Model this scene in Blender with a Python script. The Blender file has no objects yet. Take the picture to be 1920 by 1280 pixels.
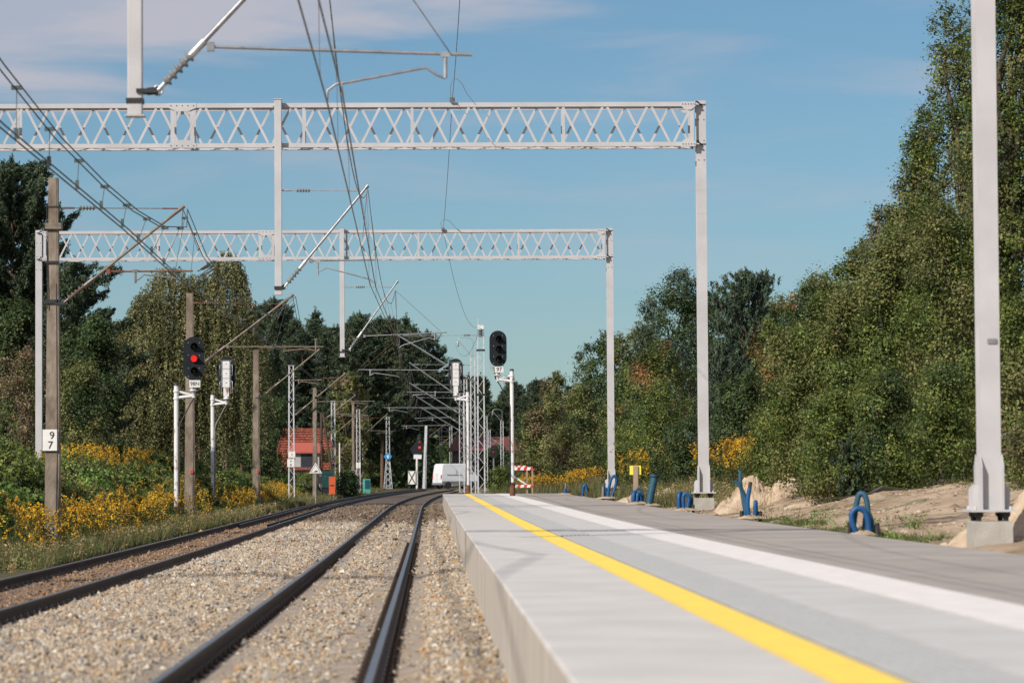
import bpy, bmesh, math, random
import numpy as np
from mathutils import Vector, Matrix
random.seed(7)
RNG = np.random.default_rng(11)
SC = bpy.context.scene
COL = SC.collection
R = math.radians

# ------------------------------------------------------------------ camera
FPX = 6000.0                       # focal length in pixels of the 1920 px wide photograph
CAM_H = 1.38                       # metres above the rail head
YAW, PITCH, ROLL = 154 / FPX, 262.9 / FPX, 0.0062
fw = Vector((math.sin(YAW) * math.cos(PITCH), math.cos(YAW) * math.cos(PITCH), math.sin(PITCH)))
rt0 = Vector((math.cos(YAW), -math.sin(YAW), 0))
up0 = rt0.cross(fw)
rt = rt0 * math.cos(ROLL) - up0 * math.sin(ROLL)
up = up0 * math.cos(ROLL) + rt0 * math.sin(ROLL)
cam_d = bpy.data.cameras.new("camera")
cam = bpy.data.objects.new("camera", cam_d)
COL.objects.link(cam)
cam.matrix_world = Matrix(((rt.x, up.x, -fw.x, 0), (rt.y, up.y, -fw.y, 0), (rt.z, up.z, -fw.z, CAM_H), (0, 0, 0, 1)))
cam_d.sensor_width = 36.0
cam_d.lens = 36.0 * FPX / 1920
cam_d.clip_start = 0.5
cam_d.clip_end = 6000
cam_d.dof.use_dof = True
cam_d.dof.focus_distance = 105.0
cam_d.dof.aperture_fstop = 3.1
SC.camera = cam

# ------------------------------------------------------------------ sky, sun, exposure
SUN_EL, SUN_AZ = R(35.0), R(221.0)           # azimuth clockwise from +Y: behind the camera, to the left
W = bpy.data.worlds.new("World")
SC.world = W
W.use_nodes = True
wn, wl = W.node_tree.nodes, W.node_tree.links
for n in list(wn): wn.remove(n)
w_out = wn.new('ShaderNodeOutputWorld')
w_bg = wn.new('ShaderNodeBackground')
w_bg.inputs['Strength'].default_value = 0.096
sky = wn.new('ShaderNodeTexSky')
sky.sky_type = 'NISHITA'
sky.sun_disc = False
sky.sun_elevation = SUN_EL
sky.sun_rotation = SUN_AZ
sky.altitude = 100
sky.air_density = 1.0
sky.dust_density = 0.35
sky.ozone_density = 3.2
hs = wn.new('ShaderNodeHueSaturation')
hs.inputs['Hue'].default_value = 0.492
hs.inputs['Saturation'].default_value = 0.95
hs.inputs['Value'].default_value = 1.0
wl.new(sky.outputs[0], hs.inputs['Color'])
tc = wn.new('ShaderNodeTexCoord')
sep = wn.new('ShaderNodeSeparateXYZ'); wl.new(tc.outputs['Generated'], sep.inputs[0])
mp = wn.new('ShaderNodeMapping'); mp.inputs['Scale'].default_value = (9.0, 9.0, 60.0)
mp.inputs['Rotation'].default_value = (0.0, R(-3), 0.0)
wl.new(tc.outputs['Generated'], mp.inputs['Vector'])
ns = wn.new('ShaderNodeTexNoise'); ns.inputs['Scale'].default_value = 1.0; ns.inputs['Detail'].default_value = 5; ns.inputs['Roughness'].default_value = 0.5
ns.inputs['Distortion'].default_value = 0.35
wl.new(mp.outputs[0], ns.inputs['Vector'])
def wmath(op, a, b=None, clamp=False):
    m = wn.new('ShaderNodeMath'); m.operation = op; m.use_clamp = clamp
    for i, v in enumerate((a, b)):
        if v is None: continue
        if isinstance(v, (int, float)): m.inputs[i].default_value = v
        else: wl.new(v, m.inputs[i])
    return m.outputs[0]
def wrange(v, a, b):
    m = wn.new('ShaderNodeMapRange'); m.interpolation_type = 'SMOOTHSTEP'; m.inputs[1].default_value = a; m.inputs[2].default_value = b
    wl.new(v, m.inputs[0]); return m.outputs[0]
# a bank of thin high cloud above the tracks, thinning to the right; faint streaks elsewhere
bankh = wmath('ADD', sep.outputs['Z'], wmath('MULTIPLY', sep.outputs['X'], -0.22))
bank = wmath('MULTIPLY', wrange(wmath('ADD', bankh, wmath('MULTIPLY', wmath('SUBTRACT', ns.outputs[0], 0.5), 0.10)), 0.134, 0.166), 0.75)
streak = wmath('MULTIPLY', wrange(ns.outputs[0], 0.46, 0.74), wmath('MULTIPLY', wrange(sep.outputs['Z'], 0.02, 0.12), 0.42))
cl = wmath('ADD', bank, streak, True)
mx = wn.new('ShaderNodeMix'); mx.data_type = 'RGBA'
gr = wn.new('ShaderNodeMix'); gr.data_type = 'RGBA'; gr.blend_type = 'MULTIPLY'; gr.inputs[0].default_value = 1.0; gr.inputs[7].default_value = (.585, .732, .835, 1)
wl.new(hs.outputs[0], gr.inputs[6])
wl.new(cl, mx.inputs[0]); wl.new(gr.outputs[2], mx.inputs[6]); mx.inputs[7].default_value = (5.1, 5.2, 6.0, 1)
wl.new(mx.outputs[2], w_bg.inputs['Color'])
wl.new(w_bg.outputs[0], w_out.inputs[0])

sd = bpy.data.lights.new("sun", 'SUN'); sd.energy = 5.0; sd.angle = R(0.53); sd.color = (1.0, 0.94, 0.86)
so = bpy.data.objects.new("sun", sd); COL.objects.link(so)
sdir = Vector((math.sin(SUN_AZ) * math.cos(SUN_EL), math.cos(SUN_AZ) * math.cos(SUN_EL), math.sin(SUN_EL)))
so.rotation_euler = sdir.to_track_quat('Z', 'Y').to_euler(); so.location = sdir * 60
SC.view_settings.view_transform = 'Standard'
SC.view_settings.look = 'None'
SC.view_settings.exposure = -0.03
SC.view_settings.gamma = 1.0
SC.view_settings.use_curve_mapping = False
SC.cycles.max_bounces = 6
SC.cycles.diffuse_bounces = 2
SC.cycles.glossy_bounces = 2
SC.cycles.transparent_max_bounces = 4
SC.cycles.use_denoising = True

# ------------------------------------------------------------------ helpers
def at(px, py, Y):
    """world point where the photograph's pixel (1920x1280) meets the depth Y"""
    d = fw * FPX + rt * (px - 960) + up * (640 - py)
    t = Y / d.y
    return Vector((d.x * t, Y, CAM_H + d.z * t))
def rise(Y):
    Y = float(Y)
    if Y < 35: return 0.0
    if Y < 75: return 0.0025 * (Y - 35) ** 2 / 80
    if Y < 420: return 0.0025 * (Y - 55)
    return 0.0025 * 365
def dev(Y):
    return 0.0 if Y < 140 else (Y - 140) ** 2 / 8000.0
def smooth(a, b, x):
    t = min(1, max(0, (x - a) / (b - a))); return t * t * (3 - 2 * t)
PX0, PX1 = 0.55, 6.22            # platform edges
def ground_z(X, Y):
    x = X - dev(Y); b = rise(Y)
    z = -0.16
    if x < -7.0: z = -0.16 - 0.12 * smooth(-7.0, -7.7, x) + 1.45 * smooth(-8.4, -12.5, x) + 0.9 * smooth(-14, -30, x)
    elif x > 0.55:
        if Y < 152: z = 0.50 + 0.75 * smooth(6.4, 11.5, x) ** .8 + 0.5 * smooth(14, 30, x)
        else:
            k = smooth(152, 175, Y)
            z = (1 - k) * 0.5 + k * (-0.16 + 0.25 * smooth(1.5, 3.0, x)) + 1.0 * smooth(5.5, 12, x) + .5 * smooth(14, 30, x)
    k = smooth(318, 330, Y)
    if k > 0: z = z * (1 - k) + (-0.03) * k + (.6 * smooth(360, 420, Y) if abs(x + 2) > 8 else 0)
    n = 0.06 * math.sin(X * 1.7 + Y * .31) * math.sin(Y * .9 - X * .6)
    if x < -8 or x > 6.6: z += n
    return z + b

def setp(o, label=None, cat=None, group=None, kind=None):
    if label: o['label'] = label
    if cat: o['category'] = cat
    if group: o['group'] = group
    if kind: o['kind'] = kind
    return o
def thing(name, label, cat, loc=(0, 0, 0), rz=0, group=None):
    o = bpy.data.objects.new(name, None); COL.objects.link(o)
    o.location = loc; o.rotation_euler = (0, 0, rz); o.empty_display_size = .3
    return setp(o, label, cat, group)
def dup(root, label=None, loc=None, rz=None, group=None, scale=None):
    def rec(o, par):
        c = o.copy(); COL.objects.link(c); c.parent = par
        for ch in o.children: rec(ch, c)
        return c
    r = rec(root, None)
    if loc is not None: r.location = loc
    if rz is not None: r.rotation_euler = (0, 0, rz)
    if scale is not None: r.scale = (scale if hasattr(scale, '__len__') else (scale,) * 3)
    if label: r['label'] = label
    if group: r['group'] = group
    return r

class MB:
    """collects shapes for one mesh object"""
    def __init__(s): s.v = []; s.f = []; s.m = []; s.sm = []
    def add(s, vs, fs, mi=0, sm=False):
        b = len(s.v); s.v += [tuple(v) for v in vs]; s.f += [tuple(b + i for i in f) for f in fs]; s.m += [mi] * len(fs); s.sm += [sm] * len(fs); return s
    def box(s, c, size, mi=0, rz=0, M=None):
        hx, hy, hz = size[0] / 2, size[1] / 2, size[2] / 2
        vs = [Vector((x, y, z)) for z in (-hz, hz) for y in (-hy, hy) for x in (-hx, hx)]
        if M is None: M = Matrix.Rotation(rz, 3, 'Z')
        vs = [M @ v + Vector(c) for v in vs]
        return s.add(vs, [(0, 2, 3, 1), (4, 5, 7, 6), (0, 1, 5, 4), (2, 6, 7, 3), (0, 4, 6, 2), (1, 3, 7, 5)], mi)
    def bb(s, x0, x1, y0, y1, z0, z1, mi=0):
        return s.box(((x0 + x1) / 2, (y0 + y1) / 2, (z0 + z1) / 2), (abs(x1 - x0), abs(y1 - y0), abs(z1 - z0)), mi)
    def bar(s, a, b, w, h=None, mi=0, upv=(0, 0, 1)):
        a, b = Vector(a), Vector(b); h = h or w
        d = (b - a); L = d.length; d.normalize(); u = Vector(upv)
        if abs(d.dot(u)) > .98: u = Vector((0, 1, 0))
        x = d.cross(u).normalized(); z = x.cross(d)
        M = Matrix((x, d, z)).transposed()
        return s.box((a + b) / 2, (w, L, h), mi, M=M)
    def tube(s, pts, r, n=8, mi=0, caps=True):
        pts = [Vector(p) for p in pts]; rr = r if hasattr(r, '__len__') else [r] * len(pts)
        rings = []; prev = None
        for i, p in enumerate(pts):
            d = (pts[min(i + 1, len(pts) - 1)] - pts[max(i - 1, 0)]).normalized()
            if prev is None:
                u = Vector((0, 0, 1)) if abs(d.z) < .95 else Vector((1, 0, 0))
                x = d.cross(u).normalized()
            else: x = (prev - d * prev.dot(d)).normalized()
            prev = x; y = d.cross(x)
            rings.append([p + (x * math.cos(2 * math.pi * k / n) + y * math.sin(2 * math.pi * k / n)) * rr[i] for k in range(n)])
        vs = [v for ring in rings for v in ring]; fs = []
        for i in range(len(pts) - 1):
            for k in range(n):
                k2 = (k + 1) % n
                fs.append((i * n + k, i * n + k2, (i + 1) * n + k2, (i + 1) * n + k))
        s.add(vs, fs, mi, True)
        if caps:
            s.add(rings[0], [tuple(reversed(range(n)))], mi); s.add(rings[-1], [tuple(range(n))], mi)
        return s
    def prism(s, poly, a, b, axis='y', mi=0):
        """poly: 2D outline; extruded along axis from a to b"""
        def mk(p, t):
            if axis == 'y': return (p[0], t, p[1])
            if axis == 'x': return (t, p[0], p[1])
            return (p[0], p[1], t)
        n = len(poly); vs = [mk(p, a) for p in poly] + [mk(p, b) for p in poly]
        fs = [tuple(range(n)), tuple(reversed(range(n, 2 * n)))] + [(i, i + n, (i + 1) % n + n, (i + 1) % n) for i in range(n)]
        return s.add(vs, fs, mi)
    def lathe(s, prof, c=(0, 0, 0), n=12, mi=0, M=None):
        vs = []; M = M or Matrix.Identity(3)
        for r, z in prof:
            for k in range(n): vs.append(M @ Vector((r * math.cos(2 * math.pi * k / n), r * math.sin(2 * math.pi * k / n), z)) + Vector(c))
        fs = [(i * n + k, i * n + (k + 1) % n, (i + 1) * n + (k + 1) % n, (i + 1) * n + k) for i in range(len(prof) - 1) for k in range(n)]
        s.add(vs, fs, mi, True)
        s.add(vs[:n], [tuple(reversed(range(n)))], mi); s.add(vs[-n:], [tuple(range(n))], mi)
        return s
    def build(s, name, mats, parent=None, bevel=0):
        me = bpy.data.meshes.new(name); me.from_pydata(s.v, [], s.f)
        for m in (mats if isinstance(mats, (list, tuple)) else [mats]): me.materials.append(m)
        me.polygons.foreach_set('material_index', s.m); me.polygons.foreach_set('use_smooth', s.sm)
        bm = bmesh.new(); bm.from_mesh(me); bmesh.ops.recalc_face_normals(bm, faces=bm.faces); bm.to_mesh(me); bm.free()
        me.update()
        o = bpy.data.objects.new(name, me); COL.objects.link(o)
        if parent is not None: o.parent = parent
        if bevel:
            b = o.modifiers.new('bevel', 'BEVEL'); b.width = bevel; b.segments = 2; b.limit_method = 'ANGLE'
        return o
def tris_mesh(name, verts, faces, mats, parent=None, colors=None, smooth=False, mi=None):
    """fast mesh from numpy arrays; faces (F,k); colors (F,3) as a face attribute 'tint'"""
    me = bpy.data.meshes.new(name)
    V = np.asarray(verts, np.float32); F = np.asarray(faces, np.int32); k = F.shape[1]
    me.vertices.add(len(V)); me.vertices.foreach_set('co', V.ravel())
    me.loops.add(F.size); me.loops.foreach_set('vertex_index', F.ravel())
    me.polygons.add(len(F)); me.polygons.foreach_set('loop_start', np.arange(0, F.size, k, dtype=np.int32))
    me.polygons.foreach_set('loop_total', np.full(len(F), k, np.int32))
    me.polygons.foreach_set('use_smooth', np.full(len(F), bool(smooth)))
    for m in (mats if isinstance(mats, (list, tuple)) else [mats]): me.materials.append(m)
    if mi is not None: me.polygons.foreach_set('material_index', np.asarray(mi, np.int32))
    me.update(calc_edges=True)
    if colors is not None:
        a = me.attributes.new('tint', 'FLOAT_COLOR', 'FACE')
        c = np.ones((len(F), 4), np.float32); c[:, :3] = colors
        a.data.foreach_set('color', c.ravel())
    o = bpy.data.objects.new(name, me); COL.objects.link(o)
    if parent is not None: o.parent = parent
    return o

# ------------------------------------------------------------------ materials
def mat(name, col, rough=.6, metal=0.0, var=0.0, vscale=3.0, col2=None, bump=0.0, bscale=20.0, spec=0.4, stretch=(1, 1, 1), lo=.35, hi=.65, detail=6, stain=None, jy=0):
    m = bpy.data.materials.new(name); m.use_nodes = True
    N, L = m.node_tree.nodes, m.node_tree.links
    p = N['Principled BSDF']
    p.inputs['Roughness'].default_value = rough; p.inputs['Metallic'].default_value = metal
    p.inputs['Specular IOR Level'].default_value = spec
    p.inputs['Base Color'].default_value = (*col, 1)
    tc = N.new('ShaderNodeTexCoord'); mp = N.new('ShaderNodeMapping'); mp.inputs['Scale'].default_value = stretch
    L.new(tc.outputs['Object'], mp.inputs[0])
    if col2 is not None or var:
        if col2 is None: col2 = tuple(c * (1 - var) for c in col); 
        n = N.new('ShaderNodeTexNoise'); n.inputs['Scale'].default_value = vscale; n.inputs['Detail'].default_value = detail
        L.new(mp.outputs[0], n.inputs['Vector'])
        r = N.new('ShaderNodeMapRange'); r.inputs[1].default_value = lo; r.inputs[2].default_value = hi; L.new(n.outputs[0], r.inputs[0])
        x = N.new('ShaderNodeMix'); x.data_type = 'RGBA'; x.inputs[6].default_value = (*col, 1); x.inputs[7].default_value = (*col2, 1)
        L.new(r.outputs[0], x.inputs[0]); out = x.outputs[2]
        if stain is not None:                      # spots, scuffs and dirt with a shape of their own
            n3 = N.new('ShaderNodeTexNoise'); n3.inputs['Scale'].default_value = 2.3; n3.inputs['Detail'].default_value = 9; n3.inputs['Roughness'].default_value = .72
            L.new(tc.outputs['Object'], n3.inputs['Vector'])
            r3 = N.new('ShaderNodeMapRange'); r3.inputs[1].default_value = .60; r3.inputs[2].default_value = .74; r3.inputs[4].default_value = .7; L.new(n3.outputs[0], r3.inputs[0])
            x3 = N.new('ShaderNodeMix'); x3.data_type = 'RGBA'; x3.inputs[7].default_value = (*stain, 1); L.new(r3.outputs[0], x3.inputs[0]); L.new(out, x3.inputs[6]); out = x3.outputs[2]
        if jy:                                     # joints across the paving
            sp = N.new('ShaderNodeSeparateXYZ'); L.new(tc.outputs['Object'], sp.inputs[0])
            d = N.new('ShaderNodeMath'); d.operation = 'DIVIDE'; d.inputs[1].default_value = jy; L.new(sp.outputs['Y'], d.inputs[0])
            f = N.new('ShaderNodeMath'); f.operation = 'FRACT'; L.new(d.outputs[0], f.inputs[0])
            c = N.new('ShaderNodeMath'); c.operation = 'LESS_THAN'; c.inputs[1].default_value = .012 / jy; L.new(f.outputs[0], c.inputs[0])
            c2 = N.new('ShaderNodeMath'); c2.operation = 'MULTIPLY'; c2.inputs[1].default_value = .5; L.new(c.outputs[0], c2.inputs[0])
            x4 = N.new('ShaderNodeMix'); x4.data_type = 'RGBA'; x4.inputs[7].default_value = (.12, .11, .10, 1); L.new(c2.outputs[0], x4.inputs[0]); L.new(out, x4.inputs[6]); out = x4.outputs[2]
        L.new(out, p.inputs['Base Color'])
    if bump:
        n2 = N.new('ShaderNodeTexNoise'); n2.inputs['Scale'].default_value = bscale; n2.inputs['Detail'].default_value = 4
        L.new(mp.outputs[0], n2.inputs['Vector'])
        b = N.new('ShaderNodeBump'); b.inputs['Strength'].default_value = bump; b.inputs['Distance'].default_value = .02
        L.new(n2.outputs[0], b.inputs['Height']); L.new(b.outputs[0], p.inputs['Normal'])
    return m
def tint_mat(name, mul=(1, 1, 1), rough=.6, transl=0.0, spec=.3):
    m = bpy.data.materials.new(name); m.use_nodes = True
    N, L = m.node_tree.nodes, m.node_tree.links
    p = N['Principled BSDF']; p.inputs['Roughness'].default_value = rough; p.inputs['Specular IOR Level'].default_value = spec
    a = N.new('ShaderNodeAttribute'); a.attribute_name = 'tint'
    x = N.new('ShaderNodeMix'); x.data_type = 'RGBA'; x.blend_type = 'MULTIPLY'; x.inputs[0].default_value = 1; x.inputs[7].default_value = (*mul, 1)
    L.new(a.outputs['Color'], x.inputs[6]); L.new(x.outputs[2], p.inputs['Base Color'])
    if transl:
        t = N.new('ShaderNodeBsdfTranslucent'); L.new(x.outputs[2], t.inputs[0])
        mxs = N.new('ShaderNodeMixShader'); mxs.inputs[0].default_value = transl
        L.new(p.outputs[0], mxs.inputs[1]); L.new(t.outputs[0], mxs.inputs[2]); L.new(mxs.outputs[0], N['Material Output'].inputs[0])
    return m
def emis(name, col, s):
    m = bpy.data.materials.new(name); m.use_nodes = True; p = m.node_tree.nodes['Principled BSDF']
    p.inputs['Base Color'].default_value = (*[c * .5 for c in col], 1); p.inputs['Emission Color'].default_value = (*col, 1); p.inputs['Emission Strength'].default_value = s
    return m
M = {}
M['steel'] = mat('painted_steel', (.515, .50, .507), .5, 0, vscale=1.6, col2=(.45, .437, .443), bump=.05, bscale=6)
M['galv'] = mat('galvanised_steel', (.50, .51, .52), .38, .55, vscale=7, col2=(.36, .37, .38))
M['lattice'] = mat('lattice_steel', (.60, .61, .62), .5, .05, vscale=5, col2=(.46, .47, .49))
M['tubealu'] = mat('cantilever_tube', (.34, .34, .35), .42, .45, vscale=8, col2=(.24, .24, .25))
M['oldtube'] = mat('weathered_tube', (.24, .20, .16), .6, .2, vscale=6, col2=(.15, .12, .09))
M['rust'] = mat('rust', (.22, .085, .04), .85, 0, vscale=9, col2=(.12, .055, .035))
M['wire'] = mat('copper_wire', (.13, .13, .13), .5, .4, vscale=5, col2=(.19, .16, .14))
M['wiregreen'] = mat('patinated_wire', (.07, .085, .08), .6, .3, vscale=5, col2=(.11, .12, .11))
M['insul'] = mat('insulator', (.10, .07, .055), .3, 0, vscale=5, col2=(.16, .12, .1))
M['insgrey'] = mat('grey_insulator', (.16, .165, .17), .4, 0, vscale=5, col2=(.22, .22, .22))
M['conc'] = mat('old_concrete', (.29, .235, .185), .9, 0, vscale=5, col2=(.15, .115, .085), bump=.9, bscale=16, stretch=(1, 1, .4))
M['plinth'] = mat('plinth_concrete', (.42, .40, .36), .9, 0, vscale=4, col2=(.34, .32, .28), bump=.3, bscale=30)
M['dark'] = mat('dark_steel', (.02, .021, .023), .5, 0, vscale=5, col2=(.035, .035, .037))
M['sigblack'] = mat('signal_board', (.013, .017, .021), .6, 0, vscale=4, col2=(.018, .022, .027), spec=.2)
M['white'] = mat('white_paint', (.74, .73, .72), .5, 0, vscale=6, col2=(.66, .65, .63))
M['whiterust'] = mat('white_paint_flaking', (.70, .69, .68), .6, 0, vscale=5, col2=(.30, .15, .08), lo=.56, hi=.66, stretch=(1, 1, .5))
M['plate'] = mat('sign_plate', (.78, .76, .72), .5, 0, vscale=6, col2=(.72, .69, .66))
M['ink'] = mat('black_ink', (.02, .02, .02), .6, 0, vscale=6, col2=(.03, .03, .03))
M['rail'] = mat('rail_steel', (.022, .017, .014), .7, .1, vscale=7, col2=(.055, .032, .021), bump=.2, bscale=30)
M['railhead'] = mat('rail_head', (.17, .19, .22), .33, .85, vscale=5, col2=(.11, .12, .14))
M['sleeper'] = mat('sleeper_concrete', (.36, .31, .26), .9, 0, vscale=8, col2=(.29, .24, .2), bump=.4, bscale=30)
M['woodsleeper'] = mat('sleeper_wood', (.115, .08, .06), .9, 0, vscale=9, col2=(.17, .115, .08), bump=.6, bscale=30, stretch=(.3, 1, 1))
M['edge'] = mat('platform_slab', (.575, .545, .515), .85, 0, vscale=1.4, col2=(.50, .475, .445), bump=.15, bscale=60, stain=(.27, .235, .20), jy=1.0)
M['slab2'] = mat('platform_paving', (.535, .52, .495), .85, 0, vscale=1.6, col2=(.47, .455, .43), bump=.15, bscale=60, stain=(.33, .30, .26), jy=.5)
M['wall'] = mat('platform_wall', (.53, .475, .405), .9, 0, vscale=1.6, col2=(.42, .37, .315), bump=.2, bscale=20, stretch=(1, 1, .12))
M['yellow'] = mat('yellow_line', (.96, .69, .09), .7, 0, vscale=5, col2=(.88, .60, .10), bump=.1, bscale=60, stain=(.55, .40, .16), jy=.5)
M['whiteline'] = mat('white_strip', (.76, .715, .68), .8, 0, vscale=5, col2=(.66, .62, .59), bump=.15, bscale=50, stain=(.42, .38, .34), jy=.5)
M['rib'] = mat('ribbed_paving_ridges', (.47, .47, .46), .85, 0, vscale=5, col2=(.42, .42, .41))
M['groove'] = mat('grooved_paving', (.31, .312, .305), .85, 0, vscale=5, col2=(.27, .272, .265), jy=.5)
M['back'] = mat('back_paving', (.375, .335, .30), .9, 0, vscale=.8, col2=(.30, .265, .235), bump=.4, bscale=40, stain=(.20, .165, .135), jy=.8)
M['kerb'] = mat('dark_kerb', (.10, .09, .08), .9, 0, vscale=6, col2=(.14, .125, .11))
M['blue'] = mat('blue_conduit', (.006, .065, .21), .5, 0, vscale=8, col2=(.01, .085, .21))
M['bluegreen'] = mat('weathered_blue_conduit', (.012, .07, .125), .55, 0, vscale=8, col2=(.03, .09, .13))
M['blackpipe'] = mat('black_conduit', (.02, .02, .022), .5, 0, vscale=8, col2=(.04, .04, .04))
M['sandm'] = mat('heaped_sand', (.50, .39, .275), .95, 0, vscale=2.6, col2=(.30, .215, .145), bump=1.0, bscale=24, lo=.42, hi=.68, detail=9)
M['yellowsign'] = mat('yellow_board', (.80, .72, .10), .6, 0, vscale=6, col2=(.72, .64, .08))
M['wood'] = mat('bare_wood', (.36, .27, .19), .85, 0, vscale=8, col2=(.28, .2, .14), stretch=(1, 1, .2))
M['bark'] = mat('bark', (.10, .075, .055), .95, 0, vscale=5, col2=(.055, .042, .032), bump=.6, bscale=12, stretch=(1, 1, .3))
M['pinebark'] = mat('pine_bark', (.17, .095, .055), .95, 0, vscale=3, col2=(.08, .06, .045), bump=.6, bscale=12, stretch=(1, 1, .3))
M['birchbark'] = mat('birch_bark', (.45, .43, .40), .85, 0, vscale=5, col2=(.06, .055, .05), lo=.52, hi=.62, stretch=(1, 1, 2.5))
M['leaf'] = tint_mat('foliage', rough=.5, transl=.28, mul=(1.9, 1.84, 1.85), spec=.2)
M['needle'] = tint_mat('needles', rough=.6, transl=.10, mul=(1.4, 1.38, 1.3), spec=.2)
M['plume'] = tint_mat('goldenrod_plumes', rough=.8, transl=.3)
M['grassm'] = tint_mat('grass_blades', rough=.7, transl=.3)
M['stone'] = tint_mat('ballast_stone', rough=.85)
M['roof'] = mat('roof_tiles', (.36, .10, .06), .75, 0, vscale=3.2, col2=(.17, .045, .03), stretch=(1.6, 1, .5))
M['roofdull'] = mat('dull_roof', (.15, .045, .04), .8, 0, vscale=4, col2=(.11, .035, .03))
M['roofflat'] = mat('roof_sheet', (.40, .09, .06), .7, 0, vscale=4, col2=(.34, .075, .05))
M['plaster'] = mat('house_plaster', (.42, .41, .40), .9, 0, vscale=3, col2=(.36, .35, .34))
M['window'] = mat('dark_window', (.03, .035, .045), .15, 0, vscale=3, col2=(.045, .05, .06))
M['green'] = mat('green_cabinet_paint', (.10, .42, .33), .5, 0, vscale=4, col2=(.08, .34, .28))
M['orange'] = mat('orange_cabinet_paint', (.62, .11, .03), .5, 0, vscale=4, col2=(.52, .09, .03))
M['vanpaint'] = mat('van_paint', (.72, .72, .73), .3, 0, vscale=4, col2=(.68, .68, .69), spec=.5)
M['tyre'] = mat('tyre', (.02, .02, .02), .8, 0, vscale=9, col2=(.03, .03, .03))
M['red'] = mat('red_paint', (.62, .05, .035), .5, 0, vscale=5, col2=(.5, .05, .04))
M['lensred'] = mat('red_lens', (.4, .01, .01), .2, 0, vscale=5, col2=(.3, .01, .01))
M['bluesign'] = mat('blue_sign', (.03, .22, .55), .5, 0, vscale=5, col2=(.04, .25, .5))
M['asphalt'] = mat('asphalt', (.06, .058, .055), .9, 0, vscale=3, col2=(.045, .045, .043), bump=.2, bscale=40)
M['lens'] = mat('signal_lens_unlit', (.03, .028, .015), .15, 0, vscale=5, col2=(.02, .02, .012))
M['lit'] = emis('signal_lens_red_lit', (1.0, .04, .03), .85)

def text_obj(s, size, loc, parent, m, rz=0, name='lettering', th=.004, xs=1.0):
    cu = bpy.data.curves.new(name, 'FONT'); cu.body = s; cu.size = size; cu.align_x = 'CENTER'; cu.align_y = 'CENTER'; cu.extrude = th
    tmp = bpy.data.objects.new('tmp', cu); COL.objects.link(tmp)
    dg = bpy.context.evaluated_depsgraph_get(); me = bpy.data.meshes.new_from_object(tmp.evaluated_get(dg))
    bpy.data.objects.remove(tmp)
    me.materials.clear(); me.materials.append(m)
    o = bpy.data.objects.new(name, me); COL.objects.link(o)
    o.parent = parent; o.rotation_euler = (R(90), 0, rz); o.location = loc; o.scale = (xs, 1, 1)
    return o

def tile_mat():
    """tiled roof: courses up the slope, joints staggered along them"""
    m = M['roof']; N, L = m.node_tree.nodes, m.node_tree.links; p = N['Principled BSDF']; src = p.inputs['Base Color'].links[0].from_socket
    tc = N.new('ShaderNodeTexCoord'); mp = N.new('ShaderNodeMapping'); mp.inputs['Rotation'].default_value = (R(90), 0, 0); L.new(tc.outputs['Object'], mp.inputs[0])
    b = N.new('ShaderNodeTexBrick'); b.inputs['Scale'].default_value = 2.4; b.inputs['Mortar Size'].default_value = .07; b.inputs['Brick Width'].default_value = .85; b.inputs['Row Height'].default_value = .6
    b.inputs['Color1'].default_value = (1, 1, 1, 1); b.inputs['Color2'].default_value = (.85, .8, .76, 1); b.inputs['Mortar'].default_value = (.42, .36, .33, 1); L.new(mp.outputs[0], b.inputs['Vector'])
    x = N.new('ShaderNodeMix'); x.data_type = 'RGBA'; x.blend_type = 'MULTIPLY'; x.inputs[0].default_value = 1; L.new(src, x.inputs[6]); L.new(b.outputs[0], x.inputs[7]); L.new(x.outputs[2], p.inputs['Base Color'])
tile_mat()
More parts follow.
